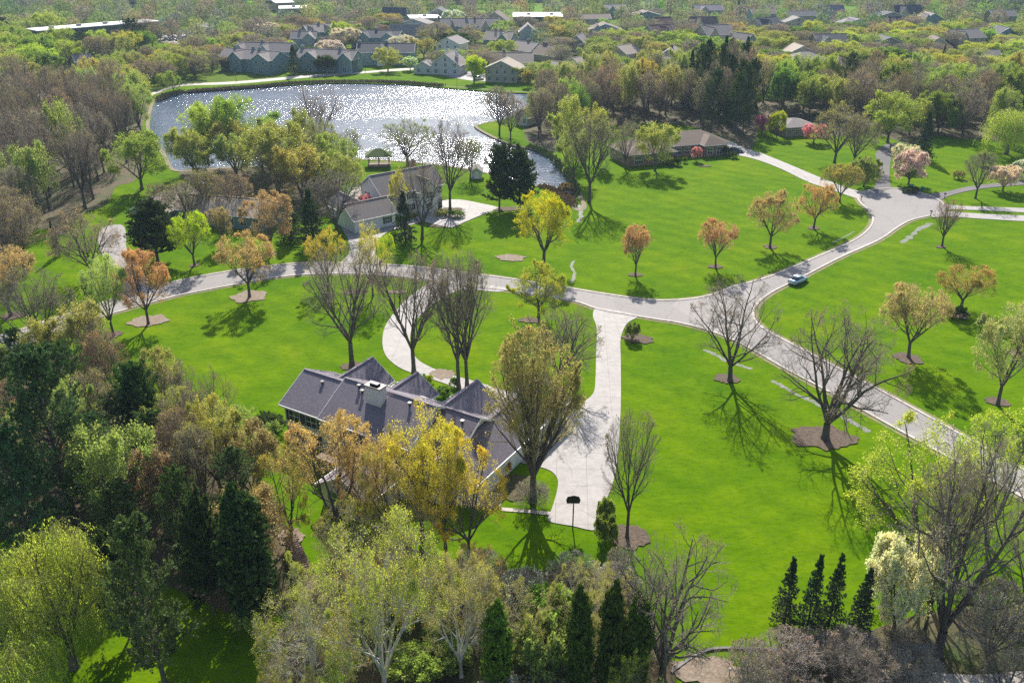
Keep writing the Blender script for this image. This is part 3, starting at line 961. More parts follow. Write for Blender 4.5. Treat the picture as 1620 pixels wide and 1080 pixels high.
def row_house(a, b_, depth, he, hr, wall, roof, label, kind='x', wins=4, gab=(), arched=False, chim=(), group=None, cat='house', name='house', ch='brick', garage=False):
    A, rz, L = frame_of(a, b_)
    bl = [(kind, 0, L, 0, depth, he, hr)]
    for g0, g1 in gab:
        bl.append(('y', L * g0, L * g1, -1.6, depth * 0.55, he - 0.05, he + (hr - he) * 0.92))
    hs = house(A, rz, bl, wall, roof, label, cat, name, group=group)
    for g0, g1 in gab:
        c, w_ = L * (g0 + g1) / 2, L * (g1 - g0)
        for s_ in (-1, 1):
            window(hs, 'S', -1.6, c + s_ * w_ * 0.2, he - 2.4, 1.0 if w_ > 5 else 0.8, 1.3, arched=arched)
        if he > 4:
            if garage:
                door(hs, 'S', -1.6, c, min(4.4, w_ * 0.7), 2.1, name='garage_door')
            else:
                window(hs, 'S', -1.6, c, 0.5, 1.7, 1.7)
    for i in range(wins):
        u = L * (i + 0.5) / wins
        if any(L * g0 - 0.7 < u < L * g1 + 0.7 for g0, g1 in gab):
            continue
        window(hs, 'S', 0, u, 0.8, 1.2, 1.4)
        if he > 4:
            window(hs, 'S', 0, u, 3.5, 1.1, 1.3)
    if kind == 'y' and he > 4:
        window(hs, 'S', 0, L / 2, 5.7, 0.9, 0.9, arched=True)
    for c in chim:
        chimney(hs, L * c, depth * 0.55, he - 1, hr + 1.0, 1.3, 0.9, ch)
    return hs

G1 = 'grey-green terraces beyond the lake'
row_house((350, 111), (432, 118), 11, 5.8, 8.6, 'teal_siding', 'roof_grey', 'grey-green terrace at the left end beyond the lake, pale path before it', wins=7, gab=((0.22, 0.46), (0.66, 0.98)), arched=True, chim=(0.15, 0.5, 0.62), ch='teal_siding')
row_house((375, 101), (460, 103), 11, 5.8, 8.8, 'teal_siding', 'roof_grey', 'grey-green terrace with paired arched windows behind the left one', wins=6, gab=((0.0, 0.2), (0.45, 0.64)), arched=True, chim=(0.42,), ch='teal_siding', garage=True)
row_house((470, 112), (558, 116), 11, 5.8, 8.6, 'teal_siding', 'roof_grey', 'grey-green terrace behind two dark evergreens', wins=7, gab=((0.12, 0.40), (0.78, 1.0)), arched=True, chim=(0.02, 0.7), ch='teal_siding')
row_house((566, 104), (655, 104), 12, 5.8, 8.8, 'teal_siding', 'roof_dark', 'grey-green terrace with a dark roof behind the amber round tree', wins=8, gab=((0.32, 0.55),), chim=(0.02, 0.5), ch='teal_siding', garage=True)
row_house((490, 70), (548, 66), 12, 5.8, 8.8, 'teal_siding', 'roof_grey', 'grey-green terrace farthest back on the left, long plain roof', wins=7, gab=((0.02, 0.14), (0.42, 0.62)), chim=(0.4,), ch='teal_siding')
row_house((462, 76), (500, 76), 10, 4.8, 7.6, 'teal_siding', 'roof_grey', 'small grey-green gabled house between two terraces', wins=3, gab=((0.5, 1.0),), chim=(0.3,), ch='teal_siding')
row_house((556, 76), (630, 78), 11, 5.6, 8.2, 'teal_siding', 'roof_dark', 'grey-green terrace with tan front gable in the second row', wins=6, gab=((0.18, 0.42), (0.66, 0.94)), chim=(0.48,), ch='teal_siding')
row_house((655, 117), (685, 118), 9, 2.8, 5.0, 'grey_siding', 'roof_grey', 'small pale cottage gable at the far end of the lake path', kind='y', wins=2)
row_house((683, 118), (727, 120), 11, 4.2, 8.6, 'grey_siding', 'roof_grey', 'pale cottage with a steep wide gable on the far shore', kind='y', wins=3, chim=(0.4, 0.75), ch='trim')
row_house((690, 88), (727, 90), 11, 5.8, 8.4, 'white_siding', 'roof_grey', 'white two-storey gabled house above the far cottages', kind='y', wins=3)
row_house((696, 56), (742, 55), 13, 4.5, 8.2, 'tan_siding', 'roof_grey', 'long low taupe house with chimneys, left of a tan front', wins=6, gab=((0.35, 0.5),), chim=(0.02, 0.98))
row_house((745, 56), (792, 55), 13, 4.5, 8.2, 'beige_siding', 'roof_grey', 'long low house with a tan front near the white flat roof', wins=6, gab=((0.35, 0.6),), chim=(0.2,))
row_house((768, 130), (818, 132), 11, 5.5, 8.4, 'beige_siding', 'roof_tan', 'beige two-storey house with white windows on the far shore', kind='y', wins=4)
row_house((817, 131), (838, 131), 9, 3.2, 5.6, 'beige_siding', 'roof_tan', 'beige single-storey wing house behind the small amber tree', kind='y', wins=2)
row_house((778, 112), (842, 112), 12, 3.4, 6.8, 'beige_siding', 'roof_tan', 'broad low tan roof behind the beige two-storey house', wins=4, chim=(0.3,))
row_house((765, 73), (806, 75), 12, 3.4, 7.0, 'teal_siding', 'roof_tan', 'tan-roofed house with chimneys in the third far row', wins=4, gab=((0.55, 0.98),), chim=(0.3, 0.5))
row_house((806, 88), (838, 92), 12, 3.0, 6.2, 'tan_siding', 'roof_grey', 'grey-roofed low house left of the crimson-lined drive', wins=3, chim=(0.5,))
row_house((842, 95), (878, 100), 12, 3.0, 6.4, 'tan_siding', 'roof_brown', 'brown-roofed low house below a white parked car', wins=3, chim=(0.1, 0.2))
row_house((822, 66), (848, 66), 11, 5.0, 8.6, 'teal_siding', 'roof_grey', 'dark grey-green gabled house right of the crimson tree', kind='y', wins=2)
row_house((900, 85), (922, 86), 12, 5.5, 8.5, 'teal_siding', 'roof_grey', 'grey-green gabled house with two upper windows, right of centre', kind='y', wins=2)
row_house((922, 86), (940, 84), 9, 3.4, 6.0, 'tan_siding', 'roof_brown', 'low taupe gable beside the grey-green gabled one', kind='y', wins=2)
row_house((862, 124), (898, 128), 12, 3.0, 6.2, 'tan_siding', 'roof_tan', 'tan-roofed low house behind the big dark-limbed tree', wins=3)
row_house((922, 118), (960, 112), 12, 3.0, 6.2, 'beige_siding', 'roof_tan', 'low house with a pale ridge between budding trees', wins=3)
row_house((973, 140), (1012, 140), 12, 4.0, 7.4, 'tan_siding', 'roof_dark', 'dark taupe gable with two blue chimneys', kind='y', wins=3, chim=(0.35, 0.8), ch='teal_siding')
row_house((1012, 130), (1074, 126), 13, 3.6, 7.2, 'tan_siding', 'roof_tan', 'long tan roof with a pale eave, right of two blue chimneys', wins=4)
row_house((1036, 106), (1078, 108), 12, 4.2, 7.8, 'tan_siding', 'roof_grey', 'dark house with a pale skylit roof above the long tan roof', kind='y', wins=2, chim=(0.5,))
row_house((1074, 118), (1090, 114), 10, 3.6, 6.4, 'grey_siding', 'roof_grey', 'blue-grey gable right of the long tan roof', kind='y', wins=1)
row_house((990, 100), (1014, 96), 11, 4.0, 7.0, 'beige_siding', 'roof_tan', 'pale roof above the turning bay among far trees', wins=2)
row_house((1035, 72), (1068, 70), 13, 5.2, 9.4, 'tan_siding', 'roof_redbrown', 'red-brown steep roof with a white gable edge', wins=3, gab=((0.3, 0.7),))
row_house((1040, 56), (1066, 55), 12, 5.0, 9.0, 'brick', 'roof_redbrown', 'red-brown roof in the row behind', wins=3)
row_house((1118, 76), (1160, 74), 14, 6.2, 10.2, 'beige_siding', 'roof_grey', 'large beige two-storey house among trees, right of centre', wins=4, gab=((0.0, 0.35),))
row_house((1178, 82), (1196, 80), 10, 4.5, 8.0, 'grey_siding', 'roof_grey', 'pale blue-grey gable right of the large beige house', kind='y', wins=1)
row_house((1206, 58), (1238, 54), 12, 5.0, 9.0, 'beige_siding', 'roof_dark', 'dark-roofed house with a pale gable, upper right', wins=3, gab=((0.0, 0.35),))
A, rz, L = frame_of((1257, 120), (1308, 117))
hs = house(A, rz, [('hip', 0, L, 0, 12, 5.8, 8.6)], 'white_siding', 'roof_grey', 'white two-storey house with a hipped roof on the right', name='house')
for i in range(5):
    for z in (0.8, 3.6):
        window(hs, 'S', 0, L * (i + 0.5) / 5, z, 1.1, 1.5, shut=True)
A, rz, L = frame_of((1320, 118), (1352, 116))
house(A, rz, [('hip', 0, L, 0, 12, 3.4, 6.6)], 'tan_siding', 'roof_brown', 'low brown hipped roof right of the white two-storey house', name='house')
row_house((1372, 112), (1402, 112), 12, 3.6, 7.4, 'tan_siding', 'roof_dark', 'dark-roofed house behind the small yellow tree', wins=3, gab=((0.0, 0.4),))
row_house((1406, 56), (1426, 56), 10, 5.0, 9.5, 'white_siding', 'roof_dark', 'white house with a steep dark roof and small spire', wins=2, gab=((0.0, 0.4),))
row_house((1476, 66), (1496, 65), 12, 3.6, 7.2, 'tan_siding', 'roof_brown', 'taupe hipped roof in the upper right', wins=2)
row_house((1512, 78), (1556, 76), 13, 5.2, 8.6, 'beige_siding', 'roof_grey', 'broad tan house with a grey roof at the upper right', wins=4, gab=((0.0, 0.3),))
row_house((1544, 104), (1584, 104), 12, 3.2, 6.0, 'grey_siding', 'roof_grey', 'low grey roof beside a crimson tree at the right', wins=3)
row_house((308, 52), (338, 53), 11, 3.2, 4.6, 'white_siding', 'roof_grey', 'low white house beyond the car park', wins=4)
row_house((122, 112), (148, 110), 10, 3.6, 6.0, 'grey_siding', 'roof_grey', 'pale blue-white house behind dark trees on the left', wins=3)
row_house((152, 204), (178, 198), 9, 2.8, 4.8, 'grey_siding', 'roof_grey', 'grey-roofed house half hidden in the bare wood', wins=3)
A, rz, L = frame_of((1242, 217), (1290, 214))
hs = house(A, rz, [('hip', 0, L, 0, 10, 2.8, 4.6)], 'tan_siding', 'roof_grey', 'low grey-roofed house behind pink blossom on the right', name='house')
for i in range(4):
    window(hs, 'S', 0, L * (i + 0.5) / 4, 0.8, 1.4, 1.2)
row_house((816, 197), (834, 200), 7, 2.8, 4.8, 'grey_siding', 'roof_brown', 'small grey cabin in the trees beside the lake', kind='y', wins=2)

# more small houses between the far trees
rr = random.Random(21)
far_spots = []
for ry in (33, 42, 53, 66, 84, 100):
    for rx in range(640, 1620, 78):
        x_, y_ = rx + rr.uniform(-26, 26), ry + rr.uniform(-4, 4)
        if ry > 90 and x_ < 1180:
            continue
        q_ = P(x_, y_)
        if rr.random() < 0.35 or any(abs(q_.x - hx) < hw + 8 and abs(q_.y - hy) < hd + 9 for hx, hy, hw, hd in FOOT):
            continue
        if 700 < x_ < 900 and y_ < 40:
            continue
        wd = rr.uniform(13, 18) * FPX / depth_of(q_)
        roofc = rr.choice(('roof_grey', 'roof_dark', 'roof_tan', 'roof_brown', 'roof_slate'))
        wallc = rr.choice(('beige_siding', 'tan_siding', 'grey_siding', 'teal_siding'))
        hs = row_house((x_ - wd / 2, y_), (x_ + wd / 2, y_ + rr.uniform(-1.2, 1.2)), 11, rr.choice((3.6, 5.4)), rr.uniform(7.4, 8.8), wallc, roofc, 'far house', kind=rr.choice('xxy'), wins=3, gab=((0.1, 0.4),) if rr.random() < 0.4 else (), group='small houses among the far trees')
        far_spots.append((ry, x_, hs, roofc))
for ry in sorted({f_[0] for f_ in far_spots}):
    row_ = sorted([f_ for f_ in far_spots if f_[0] == ry], key=lambda f_: f_[1])
    rn_ = {33: 'farthest', 42: 'fifth', 53: 'fourth', 66: 'third', 84: 'second', 100: 'nearest'}[ry]
    for i_, f_ in enumerate(row_):
        f_[2]['label'] = 'small %s-roofed house among far trees, %s from left in the %s row' % (f_[3].split('_')[1], ('first', 'second', 'third', 'fourth', 'fifth', 'sixth', 'seventh', 'eighth', 'ninth', 'tenth', 'eleventh', 'twelfth', 'thirteenth')[i_], rn_)
print('far houses', len(far_spots))

def flat_building(a, b_, depth, h, wall, roof, label, bands=True):
    A, rz, L = frame_of(a, b_)
    root = empty('flat_roofed_building', A, rz, label, 'building')
    MB().box(0, L, 0, depth, 0, h).build('wall', M[wall], root)
    MB().box(-0.3, L + 0.3, -0.3, depth + 0.3, h + 0.003, h + 0.35).build('roof', M[roof], root)
    if bands:
        n = max(3, int(L / 9))
        for i in range(n):
            g_ = MB()
            wallbox(g_, 'S', 0, L * (i + 0.15) / n, L * (i + 0.85) / n, h * 0.45, h * 0.75, 0.003, 0.06)
            g_.build('window', M['glass'], root)
    for i in range(int(L / 14)):
        x = (i + 0.6) * 14
        if x < L - 2:
            MB().box(x, x + 2.2, depth * 0.4, depth * 0.4 + 1.8, h + 0.353, h + 1.4).build('roof_unit', M['stone'], root)
    foot(A, rz, 0, L, 0, depth)
    return root

flat_building((66, 78), (256, 60), 15, 8.5, 'dark_wall', 'white_roof', 'very long dark building with a pale flat roof at the upper left')
flat_building((812, 44), (890, 44), 26, 6.0, 'dark_wall', 'white_roof', 'flat pale-roofed building behind the crimson tree, top centre')
flat_building((650, 44), (698, 43), 22, 5.0, 'tan_siding', 'white_roof', 'low pale-roofed building behind the big bare dome tree')
flat_building((443, 30), (487, 29), 20, 6.0, 'tan_siding', 'white_roof', 'nearest of the stacked pale flat roofs at the top left of centre')
flat_building((438, 20), (468, 19), 24, 6.0, 'brick_tan', 'white_roof', 'second of the stacked pale flat roofs, narrow')
flat_building((418, 13), (482, 12), 30, 6.0, 'beige_siding', 'white_roof', 'wide third of the stacked pale flat roofs')
flat_building((500, 7), (610, 7), 40, 6.0, 'tan_siding', 'white_roof', 'far pale flat roof at the top edge, left of centre')
flat_building((700, 7), (730, 7), 30, 6.0, 'brick_tan', 'white_roof', 'far tan block at the top edge before the field')
flat_building((745, 6), (860, 4), 40, 5.0, 'tan_siding', 'white_roof', 'long pale strip of building at the top edge beyond the field')
flat_building((1427, 15), (1448, 15), 20, 7.0, 'brick', 'roof_brown', 'small red-brown box building on the far right field')
flat_building((1530, 17), (1640, 19), 30, 8.5, 'tan_siding', 'roof_grey', 'long grey-roofed building at the top right corner')
flat_building((205, 12), (262, 13), 26, 5.0, 'brick_tan', 'roof_tan', 'low tan building at the top left beyond the trees')
flat_building((0, 12), (40, 12), 26, 6.0, 'grey_siding', 'white_roof', 'pale building at the very top left corner')

# ------------------------------------------------------------------ garden structures and small things
def prop(name, loc, rz, label, cat, parts, group=None):
    r = empty(name, loc, rz, label, cat, group)
    for pn, mb, mt in parts:
        mb.build(pn, M[mt], r)
    return r

p = P(600, 262)
r = empty('gazebo', p, 0.1, 'open gazebo with an olive-green pyramid roof at the lake edge', 'gazebo')
MB().box(-3, 3, -2.2, 2.2, 0.05, 0.45).build('platform', M['wood'], r)
for sx in (-1, 0, 1):
    for sy in (-1, 1):
        MB().box(sx * 2.7 - 0.09, sx * 2.7 + 0.09, sy * 1.95 - 0.09, sy * 1.95 + 0.09, 0.453, 2.9).build('post', M['wood'], r)
rf = MB()
rf.add([(-3.5, -2.7, 2.9), (3.5, -2.7, 2.9), (3.5, 2.7, 2.9), (-3.5, 2.7, 2.9), (-3.5, -2.7, 3.05), (3.5, -2.7, 3.05), (3.5, 2.7, 3.05), (-3.5, 2.7, 3.05), (-0.8, 0, 4.6), (0.8, 0, 4.6)],
       [(3, 2, 1, 0), (0, 1, 5, 4), (1, 2, 6, 5), (2, 3, 7, 6), (3, 0, 4, 7), (4, 5, 9, 8), (5, 6, 9), (6, 7, 8, 9), (7, 4, 8)])
rf.build('roof', M['roof_olive'], r)
rl = MB()
for sy in (-1.95, 1.95):
    rl.bar((-2.6, sy, 1.3), (2.6, sy, 1.3), 0.05).bar((-2.6, sy, 0.8), (2.6, sy, 0.8), 0.03)
rl.build('railing', M['wood'], r)
A, rz, L = frame_of((746, 283), (754, 283))
hs = house(A, rz, [('y', 0, 2.6, 0, 3.0, 2.0, 2.9)], 'grey_siding', 'roof_grey', 'small pale garden shed under the lakeside tree', 'shed', 'shed')
door(hs, 'S', 0, 1.3, 1.0, 1.7, mat='trim')
# terrace, fence and pergola at the white house
sheet('patio', ground_poly([(535, 322), (560, 300), (600, 298), (604, 312), (585, 330), (560, 338)], False), 0.09, M['path'])
r = empty('pergola', P(572, 318), 0.25, 'pale timber pergola on the terrace left of the white two-storey house', 'pergola')
for sx in (-3, 0, 3):
    for sy in (-2, 2):
        MB().box(sx - 0.08, sx + 0.08, sy - 0.08, sy + 0.08, 0.09, 2.5).build('post', M['trim'], r)
rf = MB()
for i in range(13):
    rf.box(-3.4 + i * 0.56, -3.3 + i * 0.56, -2.5, 2.5, 2.66, 2.8)
rf.build('slats', M['trim'], r)
MB().box(-3.5, 3.5, -2.1, -1.95, 2.503, 2.657).box(-3.5, 3.5, 1.95, 2.1, 2.503, 2.657).build('beam', M['trim'], r)

def fence(pts, h, label, step=2.0, mat='dark_metal', pick=0.35):
    a = [P(*q) for q in pts]
    r = empty('fence', a[0], 0, label, 'fence')
    rails, pk = MB(), MB()
    for i in range(len(a) - 1):
        p0, p1 = a[i] - a[0], a[i + 1] - a[0]
        L = (p1 - p0).length
        d = (p1 - p0) / L
        for z in (h * 0.25, h * 0.92):
            rails.bar(p0 + Vector((0, 0, z)), p1 + Vector((0, 0, z)), 0.03, 4)
        n = int(L / step) + 1
        for k in range(n):
            c = p0 + d * (L * k / n)
            MB().bar(c, c + Vector((0, 0, h)), 0.05, 4).build('post', M[mat], r)
        for k in range(int(L / pick)):
            c = p0 + d * (k * pick)
            pk.bar(c + Vector((0, 0, 0.1)), c + Vector((0, 0, h * 0.95)), 0.015, 3)
    rails.build('rail', M[mat], r)
    pk.build('pickets', M[mat], r)
    return r

fence([(552, 293), (586, 297), (600, 292)], 1.3, 'dark metal fence between the lake lawn and the terrace')
fence([(210, 318), (225, 300), (280, 286)], 1.1, 'low dark fence behind the tan-roofed house')

# basketball hoop on the drive
r = empty('basketball_hoop', P(906, 836), 0, 'black basketball hoop standing at the lower edge of the wide drive', 'basketball hoop')
MB().bar((0, 0, 0), (0, 0, 3.0), 0.07, 8).bar((0, 0, 3.0), (0, 0.5, 3.35), 0.06, 8).build('pole', M['dark_metal'], r)
bb = MB()
ptsb = [(-0.68, 2.98), (0.68, 2.98), (0.78, 3.4), (0.62, 3.85), (0.0, 4.0), (-0.62, 3.85), (-0.78, 3.4)]
N_ = len(ptsb)
bb.add([(x, 0.5, z) for x, z in ptsb] + [(x, 0.56, z) for x, z in ptsb], [tuple(range(N_)), tuple(range(2 * N_ - 1, N_ - 1, -1))] + [(i, (i + 1) % N_, N_ + (i + 1) % N_, N_ + i) for i in range(N_)][::1])
bb.build('backboard', M['dark_metal'], r)
rim = MB()
for i in range(12):
    a0, a1 = 2 * math.pi * i / 12, 2 * math.pi * (i + 1) / 12
    rim.bar((0.23 * math.cos(a0), 0.82 + 0.23 * math.sin(a0), 3.08), (0.23 * math.cos(a1), 0.82 + 0.23 * math.sin(a1), 3.08), 0.015, 4)
M['orange_paint'] = plain('orange_paint', (0.5, 0.12, 0.03))
rim.build('rim', M['orange_paint'], r)

# stacked firewood
rr = random.Random(3)
r = empty('wood_pile', P(480, 905), math.radians(-62), 'long stack of cut firewood beside the massive dark evergreen', 'wood pile')
lg, le = MB(), MB()
for i in range(26):
    for j in range(6):
        x, z = -4.5 + i * 0.36 + (j % 2) * 0.17, 0.17 + j * 0.27
        ra = rr.uniform(0.12, 0.17)
        lg.bar((x, -0.6 + rr.uniform(-0.1, 0.1), z), (x, 0.6 + rr.uniform(-0.1, 0.1), z), ra, 7)
lg.build('logs', M['log_end'], r)

# mailboxes and bins at the cul-de-sac
def mailbox(px, py, label):
    r = empty('mailbox', P(px, py), 0.3, label, 'mailbox', 'mailboxes at the cul-de-sac')
    MB().box(-0.06, 0.06, -0.06, 0.06, 0, 1.05).build('post', M['wood'], r)
    MB().box(-0.12, 0.12, -0.28, 0.28, 1.053, 1.3).cyl(0, 0, 1.303, 1.34, 0.1, n=6).build('box', M['dark_metal'], r)
mailbox(1434, 304, 'black mailbox by the planting at the top of the cul-de-sac')
mailbox(1455, 310, 'black mailbox at the upper right of the cul-de-sac')
mailbox(1472, 342, 'black mailbox between the two pale drives')
mailbox(1494, 314, 'black mailbox at the mouth of the dark right-hand drive')
mailbox(1362, 318, 'black mailbox at the left edge of the cul-de-sac')
M['teal_plastic'] = plain('teal_plastic', (0.02, 0.22, 0.17))
def bin_(px, py, label, mat='teal_plastic'):
    r = empty('wheelie_bin', P(px, py), 0.2, label, 'bin', 'bins at the cul-de-sac')
    MB().hexa([(-0.26, -0.3, 0.06), (0.26, -0.3, 0.06), (0.26, 0.28, 0.06), (-0.26, 0.28, 0.06)], [(-0.33, -0.36, 1.0), (0.33, -0.36, 1.0), (0.33, 0.36, 1.0), (-0.33, 0.36, 1.0)]).build('body', M[mat], r)
    MB().hexa([(-0.36, -0.4, 1.003), (0.36, -0.4, 1.003), (0.36, 0.4, 1.003), (-0.36, 0.4, 1.003)], [(-0.3, -0.32, 1.1), (0.3, -0.32, 1.1), (0.3, 0.36, 1.12), (-0.3, 0.36, 1.12)]).build('lid', M[mat], r)
    for s_ in (-0.28, 0.28):
        MB().bar((s_ - 0.03, 0.36, 0.1), (s_ + 0.03, 0.36, 0.1), 0.1, 10).build('wheel', M['dark_metal'], r)
bin_(1441, 299, 'teal bin, left of the two on the grass by the cul-de-sac')
bin_(1459, 303, 'teal bin, right of the two on the grass by the cul-de-sac')

# garden lamp, retaining edge and bench at the bottom right
r = empty('garden_lamp', P(1153, 1070), 0, 'small white-topped garden lamp standing on the pale mulch', 'lamp')
MB().bar((0, 0, 0), (0, 0, 0.8), 0.04, 6).build('post', M['dark_metal'], r)
MB().cyl(0, 0, 0.803, 1.0, 0.14, 0.1, 8).build('lamp_head', M['trim'], r)
r = empty('garden_bench', P(1283, 1022), math.radians(8), 'pale blue bench below the leftmost slim spruces', 'bench')
M['blue_paint'] = plain('pale_blue_paint', (0.28, 0.42, 0.62))
MB().box(-1.1, 1.1, -0.25, 0.2, 0.42, 0.48).build('seat', M['blue_paint'], r)
MB().box(-1.1, 1.1, 0.203, 0.26, 0.55, 0.95).build('backrest', M['blue_paint'], r)
for sx in (-0.95, 0.95):
    MB().box(sx - 0.04, sx + 0.04, -0.22, 0.2, 0, 0.417).build('leg', M['blue_paint'], r)
r = empty('retaining_wall', P(1367, 1012), 0, 'low stone retaining wall stepping down right of the slim spruces', 'wall')
a0 = P(1367, 1012)
b0 = P(1392, 1036) - a0
d0 = b0.normalized()
nrm0 = Vector((-d0.y, d0.x, 0)) * 0.2
MB().hexa([nrm0 * -1, b0 - nrm0, b0 + nrm0, nrm0], [v_ + Vector((0, 0, 0.6)) for v_ in (nrm0 * -1, b0 - nrm0, b0 + nrm0, nrm0)]).build('stonework', M['stone'], r)

# power poles and lamp posts far off
def pole(px, py, h, label, cross=True, name='utility_pole', cat='pole'):
    r = empty(name, P(px, py), 0.2, label, cat)
    MB().cyl(0, 0, 0, h, 0.2, 0.12, 8).build('post', M['wood'], r)
    if cross:
        MB().box(-1.3, 1.3, -0.08, 0.08, h - 1.3, h - 1.12).box(-1.0, 1.0, -0.08, 0.08, h - 2.4, h - 2.25).build('crossarm', M['wood'], r)
    return r
pole(110, 120, 13, 'wooden utility pole beside the left road, nearest to the lake')
pole(354, 66, 15, 'wooden utility pole right of the car park')
pole(636, 42, 17, 'tall thin pole rising in the far wood, top centre')
pole(512, 30, 15, 'wooden pole among the far flat roofs')
for (x_, y_, t_) in ((490, 125, 'left'), (374, 131, 'far left'), (723, 138, 'right'), (578, 116, 'middle')):
    r = empty('lamp_post', P(x_, y_), 0, '%s thin dark lamp post on the far lake shore' % t_, 'lamp post')
    MB().cyl(0, 0, 0, 3.6, 0.07, 0.05, 6).build('post', M['dark_metal'], r)
    MB().cyl(0, 0, 3.603, 3.95, 0.2, 0.12, 8).build('lamp_head', M['stone'], r)

# ------------------------------------------------------------------ cars
pm, nt, b = newmat('car_paint')
oi = nt.nodes.new('ShaderNodeObjectInfo')
nt.links.new(oi.outputs['Color'], b.inputs['Base Color'])
b.inputs['Metallic'].default_value = 0.35
b.inputs['Roughness'].default_value = 0.28
b.inputs['Coat Weight'].default_value = 0.6
M['paint'] = pm
M['rubber'] = plain('tyre_rubber', (0.02, 0.02, 0.02), 0.85)
M['tail'] = plain('tail_lamp_red', (0.35, 0.02, 0.02), 0.3)
M['chrome'] = plain('wheel_alloy', (0.45, 0.45, 0.46), 0.3, 0.5, 0.8)

def loft(st):
    """stations (x, half width, z low, z high, half width at top)"""
    mb = MB()
    rows = []
    for x, hw, z0, z1, ht in st:
        zm = z0 + (z1 - z0) * 0.55
        rows.append([(x, -hw * 0.94, z0), (x, -hw, zm), (x, -ht, z1), (x, -ht * 0.5, z1 + 0.02), (x, ht * 0.5, z1 + 0.02), (x, ht, z1), (x, hw, zm), (x, hw * 0.94, z0)])
    n = 8
    vs = [p for r_ in rows for p in r_]
    fs = []
    for i in range(len(rows) - 1):
        for k in range(n):
            fs.append((i * n + k, (i + 1) * n + k, (i + 1) * n + (k + 1) % n, i * n + (k + 1) % n))
    fs += [tuple(range(n)), tuple(range((len(rows) - 1) * n, len(rows) * n))[::-1]]
    return mb.add(vs, fs)

def make_car(loc, rz, color, label, suv=False, group=None):
    r = empty('parked_car' if group or suv else 'car', loc, rz, label, 'car', group)
    k = 1.18 if suv else 1.0
    b_ = loft([(-2.3, 0.72, 0.42, 0.72 * k, 0.66), (-2.22, 0.82, 0.28, 0.95 * k, 0.74), (-1.6, 0.9, 0.22, 1.0 * k, 0.80), (-0.6, 0.91, 0.2, 0.98 * k, 0.82), (0.6, 0.91, 0.2, 0.96 * k, 0.82), (1.3, 0.9, 0.22, 0.90 * k, 0.78), (2.0, 0.84, 0.26, 0.78 * k, 0.7), (2.28, 0.7, 0.36, 0.62 * k, 0.55)]).build('body', M['paint'], r, True)
    if suv:
        gl = loft([(-2.1, 0.74, 1.13, 1.2, 0.7), (-1.9, 0.78, 1.12, 1.72, 0.64), (0.3, 0.8, 1.12, 1.74, 0.64), (1.15, 0.76, 1.08, 1.14, 0.7)])
        rf_ = loft([(-1.95, 0.62, 1.725, 1.76, 0.58), (0.32, 0.64, 1.745, 1.79, 0.6), (0.45, 0.6, 1.70, 1.74, 0.56)])
    else:
        gl = loft([(-1.75, 0.74, 0.97, 1.02, 0.7), (-1.05, 0.76, 0.97, 1.38, 0.58), (0.2, 0.78, 0.96, 1.42, 0.58), (1.05, 0.76, 0.92, 0.98, 0.68)])
        rf_ = loft([(-1.12, 0.57, 1.385, 1.42, 0.5), (-0.4, 0.6, 1.415, 1.46, 0.54), (0.26, 0.58, 1.425, 1.455, 0.52)])
    gl.build('windows', M['glass'], r, True)
    ro = rf_.build('roof', M['paint'], r, True)
    for x in (-1.4, 1.42):
        for s_ in (-1, 1):
            w_ = MB().bar((x, s_ * 0.70, 0.33), (x, s_ * 0.925, 0.33), 0.33, 14).build('wheel', M['rubber'], r)
            MB().bar((x, s_ * 0.926, 0.33), (x, s_ * 0.935, 0.33), 0.2, 10).build('rim', M['chrome'], w_)
    for s_ in (-1, 1):
        MB().box(-2.31, -2.2, s_ * 0.62 - 0.14, s_ * 0.62 + 0.14, 0.72 * k, 0.86 * k).build('tail_light', M['tail'], r)
        MB().box(2.12, 2.24, s_ * 0.56 - 0.14, s_ * 0.56 + 0.14, 0.56 * k, 0.68 * k).build('headlight', M['trim'], r)
    for o in (b_, ro):
        o.color = (*color, 1)
    return r

c0, c1 = P(1243, 452), P(1276, 437)
rz_car = math.atan2(c1.y - c0.y, c1.x - c0.x)
make_car(P(1262, 447), rz_car, (0.42, 0.54, 0.64), 'silver-blue sedan driving along the road towards the cul-de-sac')
make_car(P(1163, 241), -0.35, (0.03, 0.04, 0.07), 'dark blue car parked on the drive right of the brick house', group='cars parked at the houses')
make_car(P(757, 127), 0.1, (0.7, 0.7, 0.7), 'white sport utility car parked behind the bright yellow tree', suv=True)
make_car(P(873, 78), 2.4, (0.6, 0.6, 0.62), 'pale car parked below the far brown roof', group='cars parked at the houses')
make_car(P(1020, 107), 1.5, (0.68, 0.68, 0.68), 'white van-like car parked by the pale turning bay', suv=True)
rr = random.Random(8)
proto_car = None
def copy_tree(o, parent=None):
    c = o.copy()
    COL.objects.link(c)
    c.parent = parent
    for ch in list(o.children):
        copy_tree(ch, c)
    return c
cols = [(0.03, 0.04, 0.06), (0.5, 0.5, 0.52), (0.1, 0.02, 0.02), (0.65, 0.65, 0.65), (0.02, 0.05, 0.12), (0.2, 0.2, 0.21)]
k_ = 0
